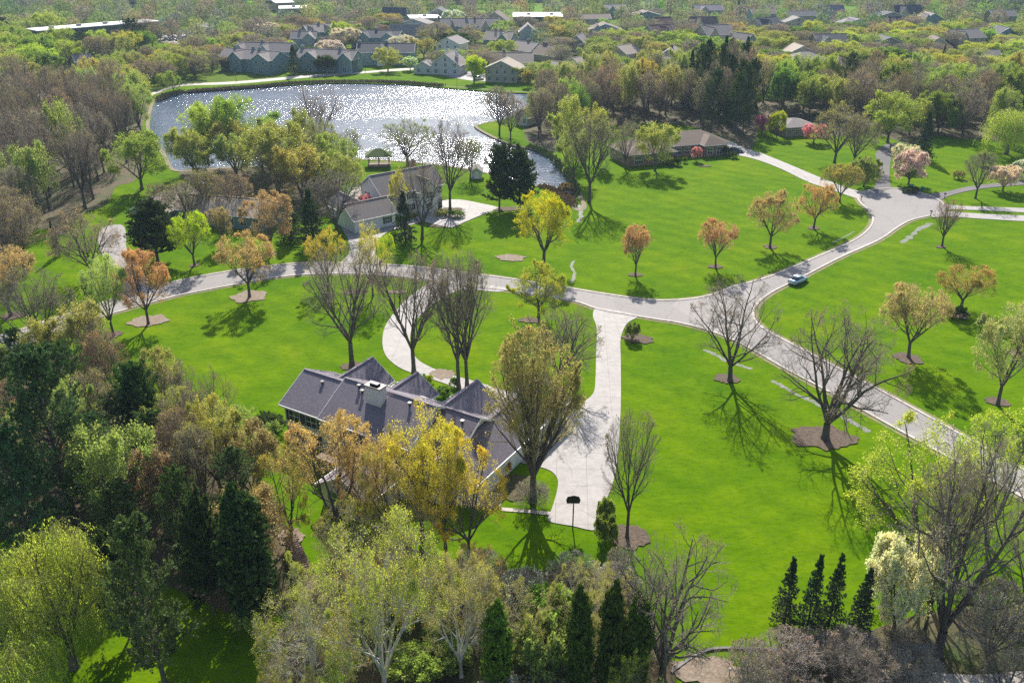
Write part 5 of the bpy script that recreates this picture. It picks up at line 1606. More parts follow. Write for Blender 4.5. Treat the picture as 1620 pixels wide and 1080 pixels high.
LIST = [
 # street and lawn trees
 ('round', 395, 470, 368, 47, 'orange', 'orange budding maple in a pale mulch ring on the lawn below the road'),
 ('round', 235, 513, 398, 44, 'orange', 'orange budding maple beside the left bend of the road, right of a pale green one'),
 ('budding', 180, 531, 402, 38, 'palegreen', 'pale green vase-shaped tree just left of the orange maple by the road bend'),
 ('vase', 74, 575, 425, 66, 'grey', 'grey bare multi-stemmed tree over the road at the left edge'),
 ('round', 18, 500, 384, 58, 'orange', 'orange maple cut by the left edge above the road'),
 ('budding', 308, 420, 332, 34, 'yellowgreen', 'yellow-green tree in front of the tan-roofed house'),
 ('round', 430, 402, 303, 44, 'orange', 'tall orange maple right of the tan-roofed house'),
 ('round', 352, 390, 328, 24, 'rust', 'small rusty round tree against the wall of the tan-roofed house'),
 ('densepine', 250, 415, 326, 48, 'dark', 'dark broad pine beside the tan-roofed house drive'),
 ('midbare', 145, 440, 338, 56, 'brown', 'brown twiggy tree left of the forked drive'),
 ('spruce', 92, 405, 350, 8, 'spruce', 'slim dark spruce at the edge of the bare wood on the left'),
 ('vase', 557, 578, 385, 74, 'grey', 'large bare tree behind the left end of the slate-roofed house'),
 ('vase', 655, 591, 392, 66, 'grey', 'bare forked tree between the slate-roofed house and the curved drive'),
 ('vase', 726, 615, 388, 60, 'grey', 'tall bare tree, left of the pair before the slate roof'),
 ('vase', 739, 612, 400, 58, 'brown', 'tall bare tree, right of the pair before the slate roof'),
 ('upright', 843, 790, 522, 82, 'straw', 'huge upright olive-gold tree between the house and the wide drive'),
 ('budding', 852, 503, 418, 44, 'lime', 'lime tree in the grass loop of the curved drive'),
 ('wide', 885, 610, 478, 72, 'olive', 'spreading half-bare tree reaching over the east drive'),
 ('budding', 860, 419, 303, 52, 'yellowgreen', 'bright yellow-green tree beside the small stream'),
 ('round', 1005, 436, 357, 30, 'orange', 'smallest orange maple on the big lawn, left of its row'),
 ('round', 1132, 424, 344, 32, 'orange', 'second orange maple from the left on the big lawn'),
 ('round', 1218, 392, 304, 40, 'orange', 'third orange maple from the left on the big lawn'),
 ('round', 1287, 362, 289, 34, 'orange', 'fourth orange maple from the left, near the cul-de-sac'),
 ('round', 1328, 320, 261, 34, 'amber', 'amber maple where the long drive meets the cul-de-sac'),
 ('vase', 1490, 390, 313, 30, 'rust', 'sparse pinkish-brown tree right of the cul-de-sac neck'),
 ('vase', 1543, 314, 239, 30, 'grey', 'bare tree on the grass between two drives, right of the cul-de-sac'),
 ('bare', 1155, 603, 438, 76, 'grey', 'bare tree in a round mulch ring below the road fork'),
 ('wide', 1305, 694, 480, 112, 'grey', 'great bare twisted tree in a ragged mulch bed beside the road'),
 ('round', 1437, 566, 446, 55, 'orange', 'large orange maple right of the road with a dark shadow'),
 ('budding', 1520, 489, 417, 45, 'amber', 'yellow maple behind the large orange one on the right'),
 ('budding', 1578, 641, 478, 56, 'palegreen', 'thin pale green tree in a mulch ring near the right edge'),
 ('vase', 992, 850, 643, 50, 'grey', 'bare upright tree beside the lower end of the wide drive'),
 ('wide', 1047, 1078, 838, 118, 'grey', 'big grey bare tree at the bottom, right of the dark arborvitae row'),
 ('wide', 1482, 1034, 680, 140, 'grey', 'largest bare tree at the bottom right, thick forked trunk'),
 ('bare', 1462, 1000, 720, 55, 'brown', 'bare tree just behind the largest one at the bottom right'),
 ('bare', 1612, 1010, 740, 66, 'grey', 'bare tree cut by the right edge near the bottom'),
 ('flowering', 1410, 1010, 850, 66, 'cream', 'white-green blossoming tree right of four slim spruces'),
 ('spruce', 1240, 990, 884, 25, 'spruce', 'leftmost of the four slim dark spruces, brown at its tip'),
 ('spruce', 1274, 1006, 878, 25, 'spruce', 'second from the left of the four slim dark spruces'),
 ('spruce', 1307, 1008, 876, 25, 'spruce', 'third from the left of the four slim dark spruces'),
 ('spruce', 1352, 1014, 898, 27, 'spruce', 'rightmost of the four slim dark spruces'),
 ('airy', 1440, 900, 668, 118, 'lime', 'broad lime-green tree beside the road at the lower right'),
 ('airy', 1560, 860, 650, 85, 'lime', 'lime-green tree over the road at the right edge'),
 ('airy', 668, 850, 640, 74, 'gold', 'golden-leaved tree behind the slate-roofed house'),
 ('airy', 742, 880, 695, 62, 'gold', 'golden tree at the south-east corner of the slate-roofed house'),
 ('airy', 535, 850, 655, 84, 'orange', 'orange-leaved tree against the white rear wall of the slate-roofed house'),
 ('airy', 590, 850, 672, 50, 'orange', 'orange tree between the golden one and the white wall'),
 ('budding', 705, 868, 668, 50, 'gold', 'golden tree squeezed between the two other golden ones'),
 ('densepine', 338, 968, 800, 44, 'dark', 'dark broad pine left of the massive evergreen column'),
 ('densepine', 205, 1010, 850, 40, 'dark', 'dark pine added to deepen the shade between the willow and the dead-branched pine'),  # added tree: stands in for the deep shade right of the willow
 ('airy', 462, 850, 705, 58, 'amber', 'yellow-orange thin tree on the grass left of the orange ones'),
 ('airy', 630, 880, 690, 60, 'amber', 'amber thin tree in front of the golden and orange ones'),
 ('midbare', 300, 352, 288, 40, 'olive', 'olive thin tree over the middle of the tan roof'),
 ('midbare', 258, 345, 290, 26, 'brown', 'brown thin tree at the left gable of the tan roof'),
 ('bare', 742, 745, 672, 44, 'brown', 'small brown twiggy tree beside the garage wing'),
 ('birch', 610, 1105, 808, 112, 'lime', 'white-barked lime tree spreading over the bottom centre'),
 ('birch', 500, 1110, 905, 85, 'amber', 'white-barked amber tree left of the lime one at the bottom'),
 ('birch', 730, 1070, 880, 72, 'amber', 'white-barked amber tree right of the lime one at the bottom'),
 ('birch', 560, 930, 800, 60, 'amber', 'small pale-barked tree on the grass behind the orange tree'),
 ('arbor', 405, 985, 772, 62, 'dark', 'massive dark evergreen column left of the wood pile'),
 ('openpine', 262, 1085, 842, 68, 'pine', 'pine with dead grey lower branches at the bottom left'),
 ('willow', 118, 1055, 838, 92, 'willow', 'yellow-green weeping willow at the lower left'),
 ('willow', 30, 1160, 1005, 85, 'willow', 'weeping willow cut by the bottom left corner'),
 ('whitepine', 122, 850, 570, 96, 'pineblue', 'tall blue-green white pine in the left wood'),
 ('whitepine', 60, 900, 690, 70, 'pineblue', 'lower blue-green pine at the left edge of the wood'),
 ('densepine', 238, 715, 588, 44, 'pine', 'flat-topped pine behind the big white pine'),
 ('spruce', 40, 640, 560, 23, 'pineblue', 'small spruce poking out above the left wood'),
 ('pine', 95, 640, 548, 36, 'pine', 'dark pine just behind the tall white pine'),
 ('mid', 205, 850, 665, 66, 'olive', 'olive-brown tree in the middle of the left wood'),
 ('mid', 268, 830, 700, 46, 'brown', 'brown budding tree next to the big dark evergreen'),
 ('bare', 318, 760, 606, 52, 'mauve', 'mauve-grey bare tree at the back of the left wood'),
 ('budding', 352, 790, 628, 52, 'amber', 'amber budding tree on the edge of the lawn, left wood'),
 ('pine', 300, 880, 745, 44, 'pine', 'mid-sized pine between olive trees in the left wood'),
 ('arbor', 786, 1095, 955, 36, 'arborlight', 'bright green arborvitae standing alone at the bottom centre'),
 ('arbor', 915, 1105, 935, 34, 'arbor', 'leftmost of three dark arborvitae at the bottom'),
 ('arbor', 962, 1100, 925, 34, 'arbor', 'middle of three dark arborvitae at the bottom'),
 ('arbor', 1004, 1098, 940, 32, 'arbor', 'rightmost of three dark arborvitae at the bottom'),
 # around the white house and the lake
 ('densepine', 790, 331, 238, 28, 'dark', 'left of two dark pines by the parking pad'),
 ('densepine', 822, 331, 244, 36, 'dark', 'right of two dark pines by the parking pad'),
 ('vase', 712, 333, 186, 40, 'mauve', 'tall bare tree growing out of the planted island'),
 ('bare', 668, 378, 240, 46, 'olive', 'dark forked tree in front of the white two-storey house'),
 ('spruce', 642, 384, 304, 21, 'spruce', 'spruce before the door of the white two-storey house'),
 ('budding', 633, 352, 266, 15, 'gold', 'slim yellow tree against the white two-storey house'),
 ('midbare', 645, 262, 188, 46, 'fresh', 'fresh green lakeside tree behind the white two-storey house'),
 ('midbare', 744, 284, 220, 26, 'olive', 'small olive tree at the lake edge beside a pale shed'),
 ('midbare', 555, 258, 205, 22, 'fresh', 'small green tree at the water left of the gazebo'),
 ('bare', 507, 238, 134, 46, 'mauve', 'black bare tree standing out against the glittering lake'),
 ('mid', 385, 262, 152, 52, 'fresh', 'fresh green tree at the lake shore, tallest of its clump'),
 ('mid', 330, 262, 158, 40, 'lime', 'lime tree at the left end of the lakeside clump'),
 ('mid', 440, 300, 190, 60, 'olive', 'olive tree before the black bare lakeside one'),
 ('mid', 225, 300, 205, 46, 'fresh', 'fresh green tree between the bare wood and the lake'),
 ('bare', 533, 368, 268, 52, 'grey', 'grey bare tree at the mouth of the pale drive'),
 ('spruce', 498, 392, 300, 30, 'dark', 'dark evergreen left of the pale drive'),
 ('spruce', 462, 380, 315, 26, 'dark', 'second dark evergreen beside the orange maple'),
 ('midbare', 328, 345, 270, 34, 'olive', 'thin tree behind the chimney of the tan-roofed house'),
 ('midbare', 372, 350, 268, 34, 'brown', 'brown budding tree rising behind the tan roof'),
 ('airy', 520, 455, 362, 36, 'gold', 'yellow-topped tree at the road before the pale drive'),
 ('airy', 590, 468, 350, 34, 'gold', 'yellow tree with sparse leaves at the end of the pale drive'),
 ('budding', 612, 425, 368, 16, 'yellowgreen', 'small yellow-green tree beside the pale drive curve'),
 ('flowering', 580, 350, 308, 14, 'pink', 'pink redbud at the garage of the white two-storey house'),
 ('midbare', 790, 214, 136, 32, 'grey', 'bare tree on the lawn tongue reaching into the lake'),
 ('midbare', 808, 222, 150, 24, 'grey', 'second bare tree on the lawn tongue by the lake'),
 ('vase', 932, 320, 172, 48, 'amber', 'tall dark-trunked tree beside the channel with a long branching shadow'),
 ('mid', 897, 250, 152, 24, 'amber', 'amber budding tree left of the brick house'),
 ('mid', 938, 258, 166, 24, 'amber', 'amber budding tree behind the long-shadow tree'),
 ('mid', 908, 285, 205, 30, 'olive', 'low olive tree at the channel bank'),
 ('mid', 1036, 270, 192, 36, 'amber', 'amber-topped tree before the brown hipped roof'),
 ('midbare', 989, 268, 188, 24, 'grey', 'grey bare tree at the left end of the brick house'),
 ('flowering', 1101, 255, 232, 9, 'pink', 'small pink redbud before the brick house'),
 ('midbare', 1320, 258, 164, 42, 'amber', 'big amber domed tree left of the dark drive'),
 ('midbare', 1350, 262, 185, 34, 'grey', 'grey twiggy tree beside the big amber dome'),
 ('mid', 1404, 226, 148, 42, 'fresh', 'fresh green spreading tree at the head of the dark drive'),
 ('spruce', 1458, 252, 178, 17, 'spruce', 'single dark spruce right of the pale blossoming trees'),
 ('willow', 1592, 244, 168, 42, 'willow', 'golden willow at the right edge above the lawns'),
 ('midgreen', 1228, 217, 177, 15, 'yellowgreen', 'small bright yellow-green tree beside a low grey house'),
 ('flowering', 1205, 212, 182, 13, 'pink', 'pink blossoming tree left of the yellow-green one'),
 ('flowering', 1287, 226, 196, 22, 'pink', 'pink blossoming tree under the big amber dome'),
 ('flowering', 1437, 292, 238, 27, 'blush', 'pale pink blossoming tree nearest the cul-de-sac'),
 ('flowering', 1428, 266, 228, 24, 'blush', 'pale pink blossoming tree behind the nearest one'),
 ('flowering', 1366, 296, 250, 26, 'olive', 'grey-green crab tree left of the dark drive'),
 ('flowering', 1586, 302, 262, 28, 'blush', 'pale pink blossoming tree on the lawn at the right edge'),
 ('flowering', 1622, 282, 252, 22, 'blush', 'pale pink blossoming tree cut by the right edge'),
 ('midgreen', 750, 131, 88, 20, 'yellowgreen', 'bright yellow tree on the far shore before a drive'),
 ('mid', 614, 113, 76, 22, 'amber', 'round tree on the far shore before the green-grey terrace'),
 ('midgreen', 835, 139, 112, 10, 'amber', 'small amber tree before the beige two-storey house'),
 ('flowering', 857, 128, 108, 11, 'red', 'crimson tree right of the beige two-storey house'),
 ('flowering', 649, 112, 90, 13, 'cream', 'cream blossoming tree left of the far white cottage'),
 ('mid', 275, 148, 112, 13, 'fresh', 'small green tree at the left corner of the lake'),
 ('mid', 258, 140, 115, 9, 'lime', 'small lime tree beside the path at the lake corner'),
 ('spruce', 466, 118, 72, 14, 'dark', 'dark tall evergreen between the green-grey terraces'),
 ('midgreen', 515, 117, 88, 17, 'dark', 'dark rounded evergreen before the middle terrace'),
 ('midgreen', 360, 112, 90, 13, 'brown', 'brown shrubby tree before the left terrace'),
 ('midbare', 688, 78, 36, 32, 'brown', 'large bare dome-shaped tree among the far houses'),
 ('midbare', 740, 75, 45, 22, 'grey', 'grey bare tree left of the far tan roofs'),
 ('midbare', 690, 112, 80, 20, 'grey', 'bare tree before the far white cottage'),
 ('midbare', 925, 150, 95, 38, 'olive', 'big dark-limbed tree before the far roofs'),
 ('midbare', 885, 112, 72, 28, 'olive', 'olive budding tree behind the crimson one'),
 ('spruce', 1167, 26, 0, 5, 'spruce', 'narrow dark spruce on the skyline wood'),
 ('midgreen', 95, 36, 22, 20, 'fresh', 'bright green dome tree behind the long flat building'),
 ('midgreen', 448, 44, 30, 13, 'fresh', 'bright green tree behind the far terrace'),
 ('mid', 542, 70, 33, 18, 'lime', 'lime tree between the far terraces'),
 ('mid', 460, 92, 64, 9, 'lime', 'small lime tree in the terrace yard'),
 ('flowering', 467, 86, 74, 6, 'pink', 'tiny pink tree beside the middle terrace'),
]
for i, row in enumerate(LIST):
    tree_px(*row, var=i)

SHRUBS = [
 ('shrub', 425, 690, 657, 30, 'dark', 'wide dark evergreen shrub at the left corner of the slate-roofed house'),
 ('shrub', 1000, 537, 511, 13, 'green', 'round clipped green bush in the oval mulch bed by the road'),
 ('shrub', 958, 838, 789, 16, 'fresh', 'rounded bright bush at the foot of the wide drive'),
 ('shrub', 957, 858, 815, 20, 'green', 'bigger olive bush below the rounded bright one'),
 ('shrub', 797, 748, 728, 14, 'orange', 'flame-orange bush beside the garage corner'),
 ('shrub', 702, 627, 612, 13, 'green', 'low green bush in the front bed near the paired trees'),
 ('shrub', 680, 606, 594, 7, 'yellowgreen', 'small yellow-green bush in the front bed'),
 ('shrub', 668, 603, 592, 9, 'fresh', 'fresh green plant in the front bed beside the hipped wing'),
 ('shrub', 719, 612, 598, 9, 'green', 'upright green bush at the foot of the paired trees'),
 ('shrub', 612, 604, 597, 10, 'yellowgreen', 'low yellow bush between two roof wings'),
 ('shrub', 1518, 503, 485, 11, 'dark', 'dark round bush under the yellow maple'),
 ('shrub', 1505, 503, 490, 9, 'rust', 'rusty bush under the yellow maple'),
 ('shrub', 1145, 245, 232, 10, 'dark', 'dark bush at the right corner of the brick house'),
 ('shrub', 1160, 250, 240, 9, 'dark', 'second dark bush at the right corner of the brick house'),
 ('shrub', 1072, 262, 250, 8, 'dark', 'dark rounded bush before the brick house'),
 ('shrub', 1058, 262, 248, 7, 'olive', 'olive bush before the brick house'),
 ('shrub', 1083, 258, 249, 5, 'green', 'small green bush before the brick house'),
 ('shrub', 1250, 209, 198, 8, 'green', 'small green bush on the lawn below the low grey house'),
 ('shrub', 1300, 216, 203, 14, 'olive', 'spreading grey-green bush under the amber dome tree'),
 ('shrub', 1516, 283, 270, 10, 'olive', 'olive-brown bush on the right-hand lawn'),
 ('shrub', 1555, 262, 240, 13, 'olive', 'grey-green bush behind the right-hand bare tree'),
 ('shrub', 1440, 305, 296, 14, 'dark', 'low dark bush behind the mailboxes at the cul-de-sac'),
 ('shrub', 895, 305, 290, 14, 'brown', 'straw-brown reeds bush in the channel bend'),
 ('shrub', 700, 342, 332, 12, 'olive', 'low planting at the left of the planted island'),
 ('shrub', 722, 344, 334, 14, 'green', 'low planting at the right of the planted island'),
 ('shrub', 693, 330, 322, 7, 'dark', 'dark clipped bush before the white porch'),
 ('bareshrub', 1340, 1062, 1010, 62, 'mauve', 'grey leafless thicket below the four slim spruces, right part'),
 ('bareshrub', 1240, 1075, 1010, 62, 'mauve', 'grey leafless thicket below the four slim spruces, left part'),
 ('bareshrub', 1430, 1100, 1030, 60, 'mauve', 'grey leafless thicket on the bottom right pavement'),
 ('bareshrub', 1180, 1100, 1020, 52, 'brown', 'leafless bush on the pale mulch at the bottom'),
 ('bareshrub', 1560, 1040, 930, 75, 'brown', 'tall leafless bush at the bottom right corner'),
 ('bareshrub', 830, 985, 905, 48, 'blush', 'white dead-looking bush leaning at the bottom centre'),
 ('bareshrub', 905, 960, 892, 38, 'brown', 'brown leafless bush in the deep tree shadow'),
 ('bareshrub', 985, 905, 870, 30, 'olive', 'leafless bush below the bare upright tree'),
 ('shrub', 868, 1010, 935, 50, 'fresh', 'fresh green bush right of the lone arborvitae'),
 ('shrub', 860, 1075, 985, 55, 'olive', 'tall thin olive bush at the bottom centre'),
 ('bareshrub', 660, 960, 890, 45, 'brown', 'brown twiggy bush under the white-barked lime tree'),
 ('bareshrub', 840, 800, 765, 34, 'brown', 'brown twiggy bush at the foot of the huge upright tree'),
 ('shrub', 398, 1000, 955, 30, 'olive', 'olive bush beside the wood pile'),
]
for i, row in enumerate(SHRUBS):
    tree_px(*row, var=i)

BLK = []
for bp, mg in BLOCKED:
    bp = grow_poly(bp, mg)
    BLK.append((bp, min(p[0] for p in bp), max(p[0] for p in bp), min(p[1] for p in bp), max(p[1] for p in bp)))

def pt_in(poly, x, y):
    r = False
    j = len(poly) - 1
    for i in range(len(poly)):
        xi, yi = poly[i]
        xj, yj = poly[j]
        if (yi > y) != (yj > y) and x < (xj - xi) * (y - yi) / (yj - yi) + xi:
            r = not r
        j = i
    return r

# ------------------------------------------------------------------ woods: individual trees sown over regions
def sow(px, spacing, mixd, hr, group, desc, n_max=400, seed=0, gap=0.8, soft=0.6):
    rr = random.Random(seed)
    poly = [tuple(P(*q)[:2]) for q in px]
    xa, xb = min(p[0] for p in poly), max(p[0] for p in poly)
    ya, yb = min(p[1] for p in poly), max(p[1] for p in poly)
    pa = np.array(poly)
    done, tries = 0, 0
    kinds = [k for k, c, w_ in mixd for _ in range(w_)]
    cols = [c for k, c, w_ in mixd for _ in range(w_)]
    cand = []
    made = []
    while tries < 6000 and done < n_max:
        tries += 1
        x, y = rr.uniform(xa, xb), rr.uniform(ya, yb)
        if not pt_in(poly, x, y):
            continue
        if any((x - a) ** 2 + (y - b_) ** 2 < (spacing * gap if (a, b_) in cand else (spacing * 0.35 + r * soft)) ** 2 for a, b_, r in TREES):
            continue
        if not -70 < 810 + x / (y * CP + CAMH * SP) * FPX < 1690:
            continue
        if any(x0 < x < x1 and y0 < y < y1 and pt_in(bp, x, y) for bp, x0, x1, y0, y1 in BLK) or any(abs(x - hx) < hw and abs(y - hy) < hd for hx, hy, hw, hd in FOOT):
            continue
        j = rr.randrange(len(kinds))
        H = rr.uniform(*hr)
        k = kinds[j]
        R = spacing * rr.uniform(0.52, 0.75)
        if k == 'spruce':
            R = H * 0.16
            H *= 1.0
        nice = {'midbare': 'bare', 'mid': 'budding', 'midgreen': 'leafy', 'pine': 'pine', 'spruce': 'spruce', 'vase': 'bare', 'bare': 'bare', 'budding': 'budding', 'airy': 'budding', 'shrub': 'shrubby', 'bareshrub': 'leafless', 'flowering': 'blossoming', 'birch': 'pale-barked', 'arbor': 'evergreen'}[k]
        cn = {'fresh': 'fresh green', 'palegreen': 'pale green', 'yellowgreen': 'yellow-green', 'pineblue': 'blue-green', 'dark': 'very dark', 'spruce': 'dark', 'pine': 'dark green', 'blush': 'pale pink'}.get(cols[j], cols[j])
        if k in ('shrub', 'bareshrub'):
            H *= 0.35
        e_ = tree_at(k, (x, y, 0), H, R, cols[j], '%s %s %s %s' % (cn, nice, 'bush' if 'shrub' in k else 'tree', desc), '%s %s ones %s' % (cn, nice, group))
        cand.append((x, y))
        made.append((e_, cn + ' ' + nice + (' bush' if 'shrub' in k else ' tree')))
        done += 1
    # each one gets its own place in the wood: row by depth, then counted from the left
    vis = [(depth_of(e_.location), 810 + e_.location.x / depth_of(e_.location) * FPX, e_, n_) for e_, n_ in made]
    vis = sorted([v_ for v_ in vis if -90 < v_[1] < 1710], key=lambda v_: v_[0])
    nr = 1 if len(vis) < 9 else (3 if len(vis) < 60 else 5)
    rn = {1: [''], 3: ['front row', 'middle row', 'back row'], 5: ['front row', 'second row', 'middle row', 'fourth row', 'back row']}[nr]
    per_ = -(-len(vis) // nr) if vis else 1
    for r_ in range(nr):
        row_ = sorted(vis[r_ * per_:(r_ + 1) * per_], key=lambda v_: v_[1])
        for i_, (_, _, e_, n_) in enumerate(row_):
            o_ = '%d%s' % (i_ + 1, {1: 'st', 2: 'nd', 3: 'rd'}.get((i_ + 1) % 10 if (i_ + 1) % 100 not in (11, 12, 13) else 0, 'th'))
            e_['label'] = '%s, %s from left%s, %s' % (n_, o_, (', ' + rn[r_]) if rn[r_] else '', group)
    return done

counts = []
counts.append(sow([(-40, 215), (60, 185), (130, 180), (205, 200), (212, 262), (205, 285), (180, 305), (150, 330), (95, 348), (-60, 360)], 8.2,
    [('vase', 'brown', 4), ('bare', 'brown', 3), ('midbare', 'grey', 4), ('vase', 'mauve', 2), ('mid', 'olive', 1)], (16, 22), 'in the bare wood at the left', 'in the dense bare wood at the left edge', 48, 1))
counts.append(sow([(-60, 350), (60, 345), (85, 420), (30, 470), (-60, 500)], 9, [('midbare', 'brown', 3), ('midbare', 'grey', 2)], (9, 15), 'left of slim spruce', 'left of the slim dark spruce by the road', 8, 2))
counts.append(sow([(100, 180), (150, 160), (235, 158), (234, 190), (232, 212), (180, 200), (120, 190)], 8, [('mid', 'amber', 4), ('mid', 'olive', 2), ('midbare', 'olive', 2)], (12, 16), 'at the left end of the lake', 'at the left end of the lake', 16, 3))
counts.append(sow([(-60, 75), (60, 60), (250, 58), (255, 80), (160, 105), (90, 122), (50, 150), (-60, 190)], 12.5, [('mid', 'olive', 4), ('mid', 'fresh', 3), ('midbare', 'brown', 3), ('midgreen', 'green', 2), ('pine', 'dark', 1), ('mid', 'lime', 1)], (10, 15), 'left of the lake road', 'in the mixed wood left of the lake road', 75, 4))
counts.append(sow([(120, 150), (170, 118), (270, 92), (340, 78), (345, 100), (352, 124), (300, 128), (262, 134), (200, 150), (160, 160)], 9.5, [('mid', 'olive', 4), ('midbare', 'brown', 3), ('mid', 'amber', 2), ('mid', 'fresh', 1)], (7, 11), 'between the two lake roads', 'between the road and the lakeside path', 55, 5))
counts.append(sow([(290, 272), (400, 262), (500, 262), (545, 275), (540, 325), (475, 330), (420, 305), (350, 285), (300, 290)], 8.5, [('mid', 'olive', 6), ('midbare', 'olive', 3), ('mid', 'amber', 1), ('midbare', 'grey', 1)], (11, 15), 'above the tan-roofed house', 'in the olive clump below the lake', 24, 6))
counts.append(sow([(835, 205), (862, 190), (860, 160), (965, 145), (1080, 150), (1085, 195), (1000, 192), (935, 205), (880, 225), (850, 225)], 8.0, [('mid', 'olive', 4), ('midbare', 'grey', 4), ('midbare', 'brown', 2), ('mid', 'amber', 1), ('mid', 'green', 2)], (12, 18), 'behind the brick house', 'in the wood behind the brick house', 45, 7))
counts.append(sow([(1080, 160), (1180, 158), (1190, 225), (1150, 222), (1095, 200)], 6.5, [('pine', 'dark', 5), ('spruce', 'spruce', 3), ('midbare', 'grey', 1)], (17, 23), 'right of the brick house', 'in the tall dark stand right of the brick house', 26, 8))
counts.append(sow([(1200, 160), (1330, 152), (1560, 155), (1700, 158), (1700, 225), (1560, 222), (1480, 214), (1440, 215), (1385, 200), (1300, 190), (1230, 180)], 8.5, [('mid', 'olive', 4), ('mid', 'fresh', 4), ('midbare', 'grey', 5), ('midbare', 'brown', 3), ('pine', 'pine', 1), ('midgreen', 'green', 1)], (10, 18), 'above the pink blossom', 'in the wood above the right-hand lawns', 80, 9))
counts.append(sow([(880, 60), (1150, 55), (1690, 55), (1690, 155), (1190, 150), (960, 138), (880, 130)], 14.5, [('mid', 'olive', 5), ('midbare', 'brown', 5), ('mid', 'fresh', 4), ('mid', 'lime', 3), ('mid', 'amber', 3), ('midgreen', 'green', 2), ('spruce', 'spruce', 1), ('midbare', 'mauve', 2)], (6.5, 10.5), 'among far right-hand houses', 'among the far houses on the right', 160, 10))
counts.append(sow([(340, 60), (480, 44), (700, 40), (880, 40), (880, 140), (700, 112), (640, 104), (560, 104), (440, 112), (345, 112)], 13.5, [('mid', 'olive', 3), ('midbare', 'brown', 4), ('mid', 'fresh', 2), ('mid', 'amber', 2), ('midbare', 'mauve', 2), ('flowering', 'blush', 1), ('midgreen', 'dark', 1)], (6, 10), 'among the far terraces', 'among the terraces beyond the lake', 60, 11))
counts.append(sow([(-30, 640), (30, 605), (120, 592), (180, 612), (260, 660), (340, 700), (400, 760), (455, 850), (440, 930), (330, 920), (215, 890), (130, 830), (30, 830), (-60, 880)], 5.6, [('mid', 'olive', 2), ('midbare', 'brown', 4), ('mid', 'brown', 2), ('pine', 'pine', 4), ('budding', 'olive', 2), ('bare', 'grey', 2)], (8, 13), 'in the left foreground wood', 'in the foreground wood left of the lawn', 40, 12, soft=0.35))
counts.append(sow([(560, 885), (700, 880), (820, 925), (940, 915), (1000, 945), (1030, 1060), (1000, 1150), (460, 1150), (470, 1000)], 4.2, [('bareshrub', 'olive', 4), ('shrub', 'fresh', 1), ('bareshrub', 'blush', 3), ('birch', 'amber', 3), ('airy', 'lime', 2)], (6, 9), 'in the bottom thicket', 'in the thicket at the bottom centre', 44, 13, soft=0.3))
counts.append(sow([(1160, 1090), (1300, 1030), (1400, 1030), (1600, 980), (1700, 1000), (1700, 1150), (1200, 1150)], 4.2, [('bareshrub', 'mauve', 3), ('bareshrub', 'grey', 2), ('bare', 'grey', 1)], (6, 10), 'at the bottom right', 'in the leafless thicket at the bottom right', 10, 14, soft=0.2))
print('sown', counts, sum(counts))
# ------------------------------------------------------------------ countless things: reeds and the far wood
rng = np.random.default_rng(9)
def reeds(px, n, h, name, col, label):
    line = [P(*q_) for q_ in px]
    seg = rng.integers(0, len(line) - 1, n)
    t = rng.uniform(0, 1, n)
    A_ = np.array([line[i] for i in seg])
    B_ = np.array([line[i + 1] for i in seg])
    C = A_ + (B_ - A_) * t[:, None]
    C[:, :2] += rng.normal(0, 0.7, (n, 2))
    C[:, 2] = rng.uniform(0.1, h, n)
    vs, qs = leafquads(C, 0.32, rng, 2.2, np.array([0, 0, 1.0]), 0.4)
    m_ = noisy(name + '_straw', col, tuple(c * 1.5 for c in col), 0.6, 0.9)
    me_ = np_mesh(name, vs, qs, [m_])
    o = bpy.data.objects.new(name, me_)
    COL.objects.link(o)
    tag(o, label, 'reeds', kind='stuff')
reeds([(300, 146), (350, 142), (410, 138), (460, 133), (520, 130.5), (600, 130.5), (645, 132.5), (700, 137)], 7000, 0.9, 'reeds', (0.22, 0.16, 0.09), 'straw-brown reeds along the far lake shore')
reeds([(250, 160), (262, 152), (290, 146)], 1500, 1.0, 'reeds', (0.16, 0.15, 0.06), 'olive reeds at the left corner of the lake')
reeds([(858, 296), (880, 304), (898, 316), (906, 326)], 1500, 0.8, 'reeds', (0.24, 0.17, 0.09), 'straw-brown reeds in the bend of the channel')
reeds([(836, 232), (856, 240), (874, 250), (890, 268), (905, 288), (914, 310)], 1800, 0.7, 'reeds', (0.12, 0.15, 0.05), 'green-brown bank growth along the channel')

# far wood: low-detail trees merged into one mass
attr_cols, vs_all, qs_all, n_all = [], [], [], 0
pal = [(0.30, 0.33, 0.12), (0.33, 0.35, 0.14), (0.27, 0.27, 0.18), (0.25, 0.25, 0.19), (0.30, 0.26, 0.17), (0.30, 0.40, 0.10), (0.20, 0.28, 0.08), (0.36, 0.34, 0.14), (0.22, 0.27, 0.13), (0.28, 0.25, 0.19)]
def far_tree(x, y, H, R, c):
    global n_all
    n = 560
    u = unit(rng.normal(0, 1, (n, 3)))
    rad = rng.uniform(0.35, 1.0, n) ** 0.6
    lob = 1 + 0.18 * np.sin(u[:, 0] * 5 + x) * np.cos(u[:, 1] * 4 + y)
    C = u * (rad * lob)[:, None] * np.array([R, R, H * 0.42]) + np.array([x, y, H * 0.56])
    v_, q_ = leafquads(C, 0.78, rng)
    tr_, tq = tubes(np.array([[[x, y, 0], [x, y, H * 0.4], [x, y, H * 0.8]]], float), np.array([[0.25, 0.2, 0.1]]), 4)
    vs_all.append(v_); qs_all.append(q_ + n_all); n_all += len(v_)
    attr_cols.append(np.repeat([(*c, 1)], len(v_), 0))
    vs_all.append(tr_); qs_all.append(tq + n_all); n_all += len(tr_)
    attr_cols.append(np.repeat([(0.14, 0.11, 0.09, 1)], len(tr_), 0))
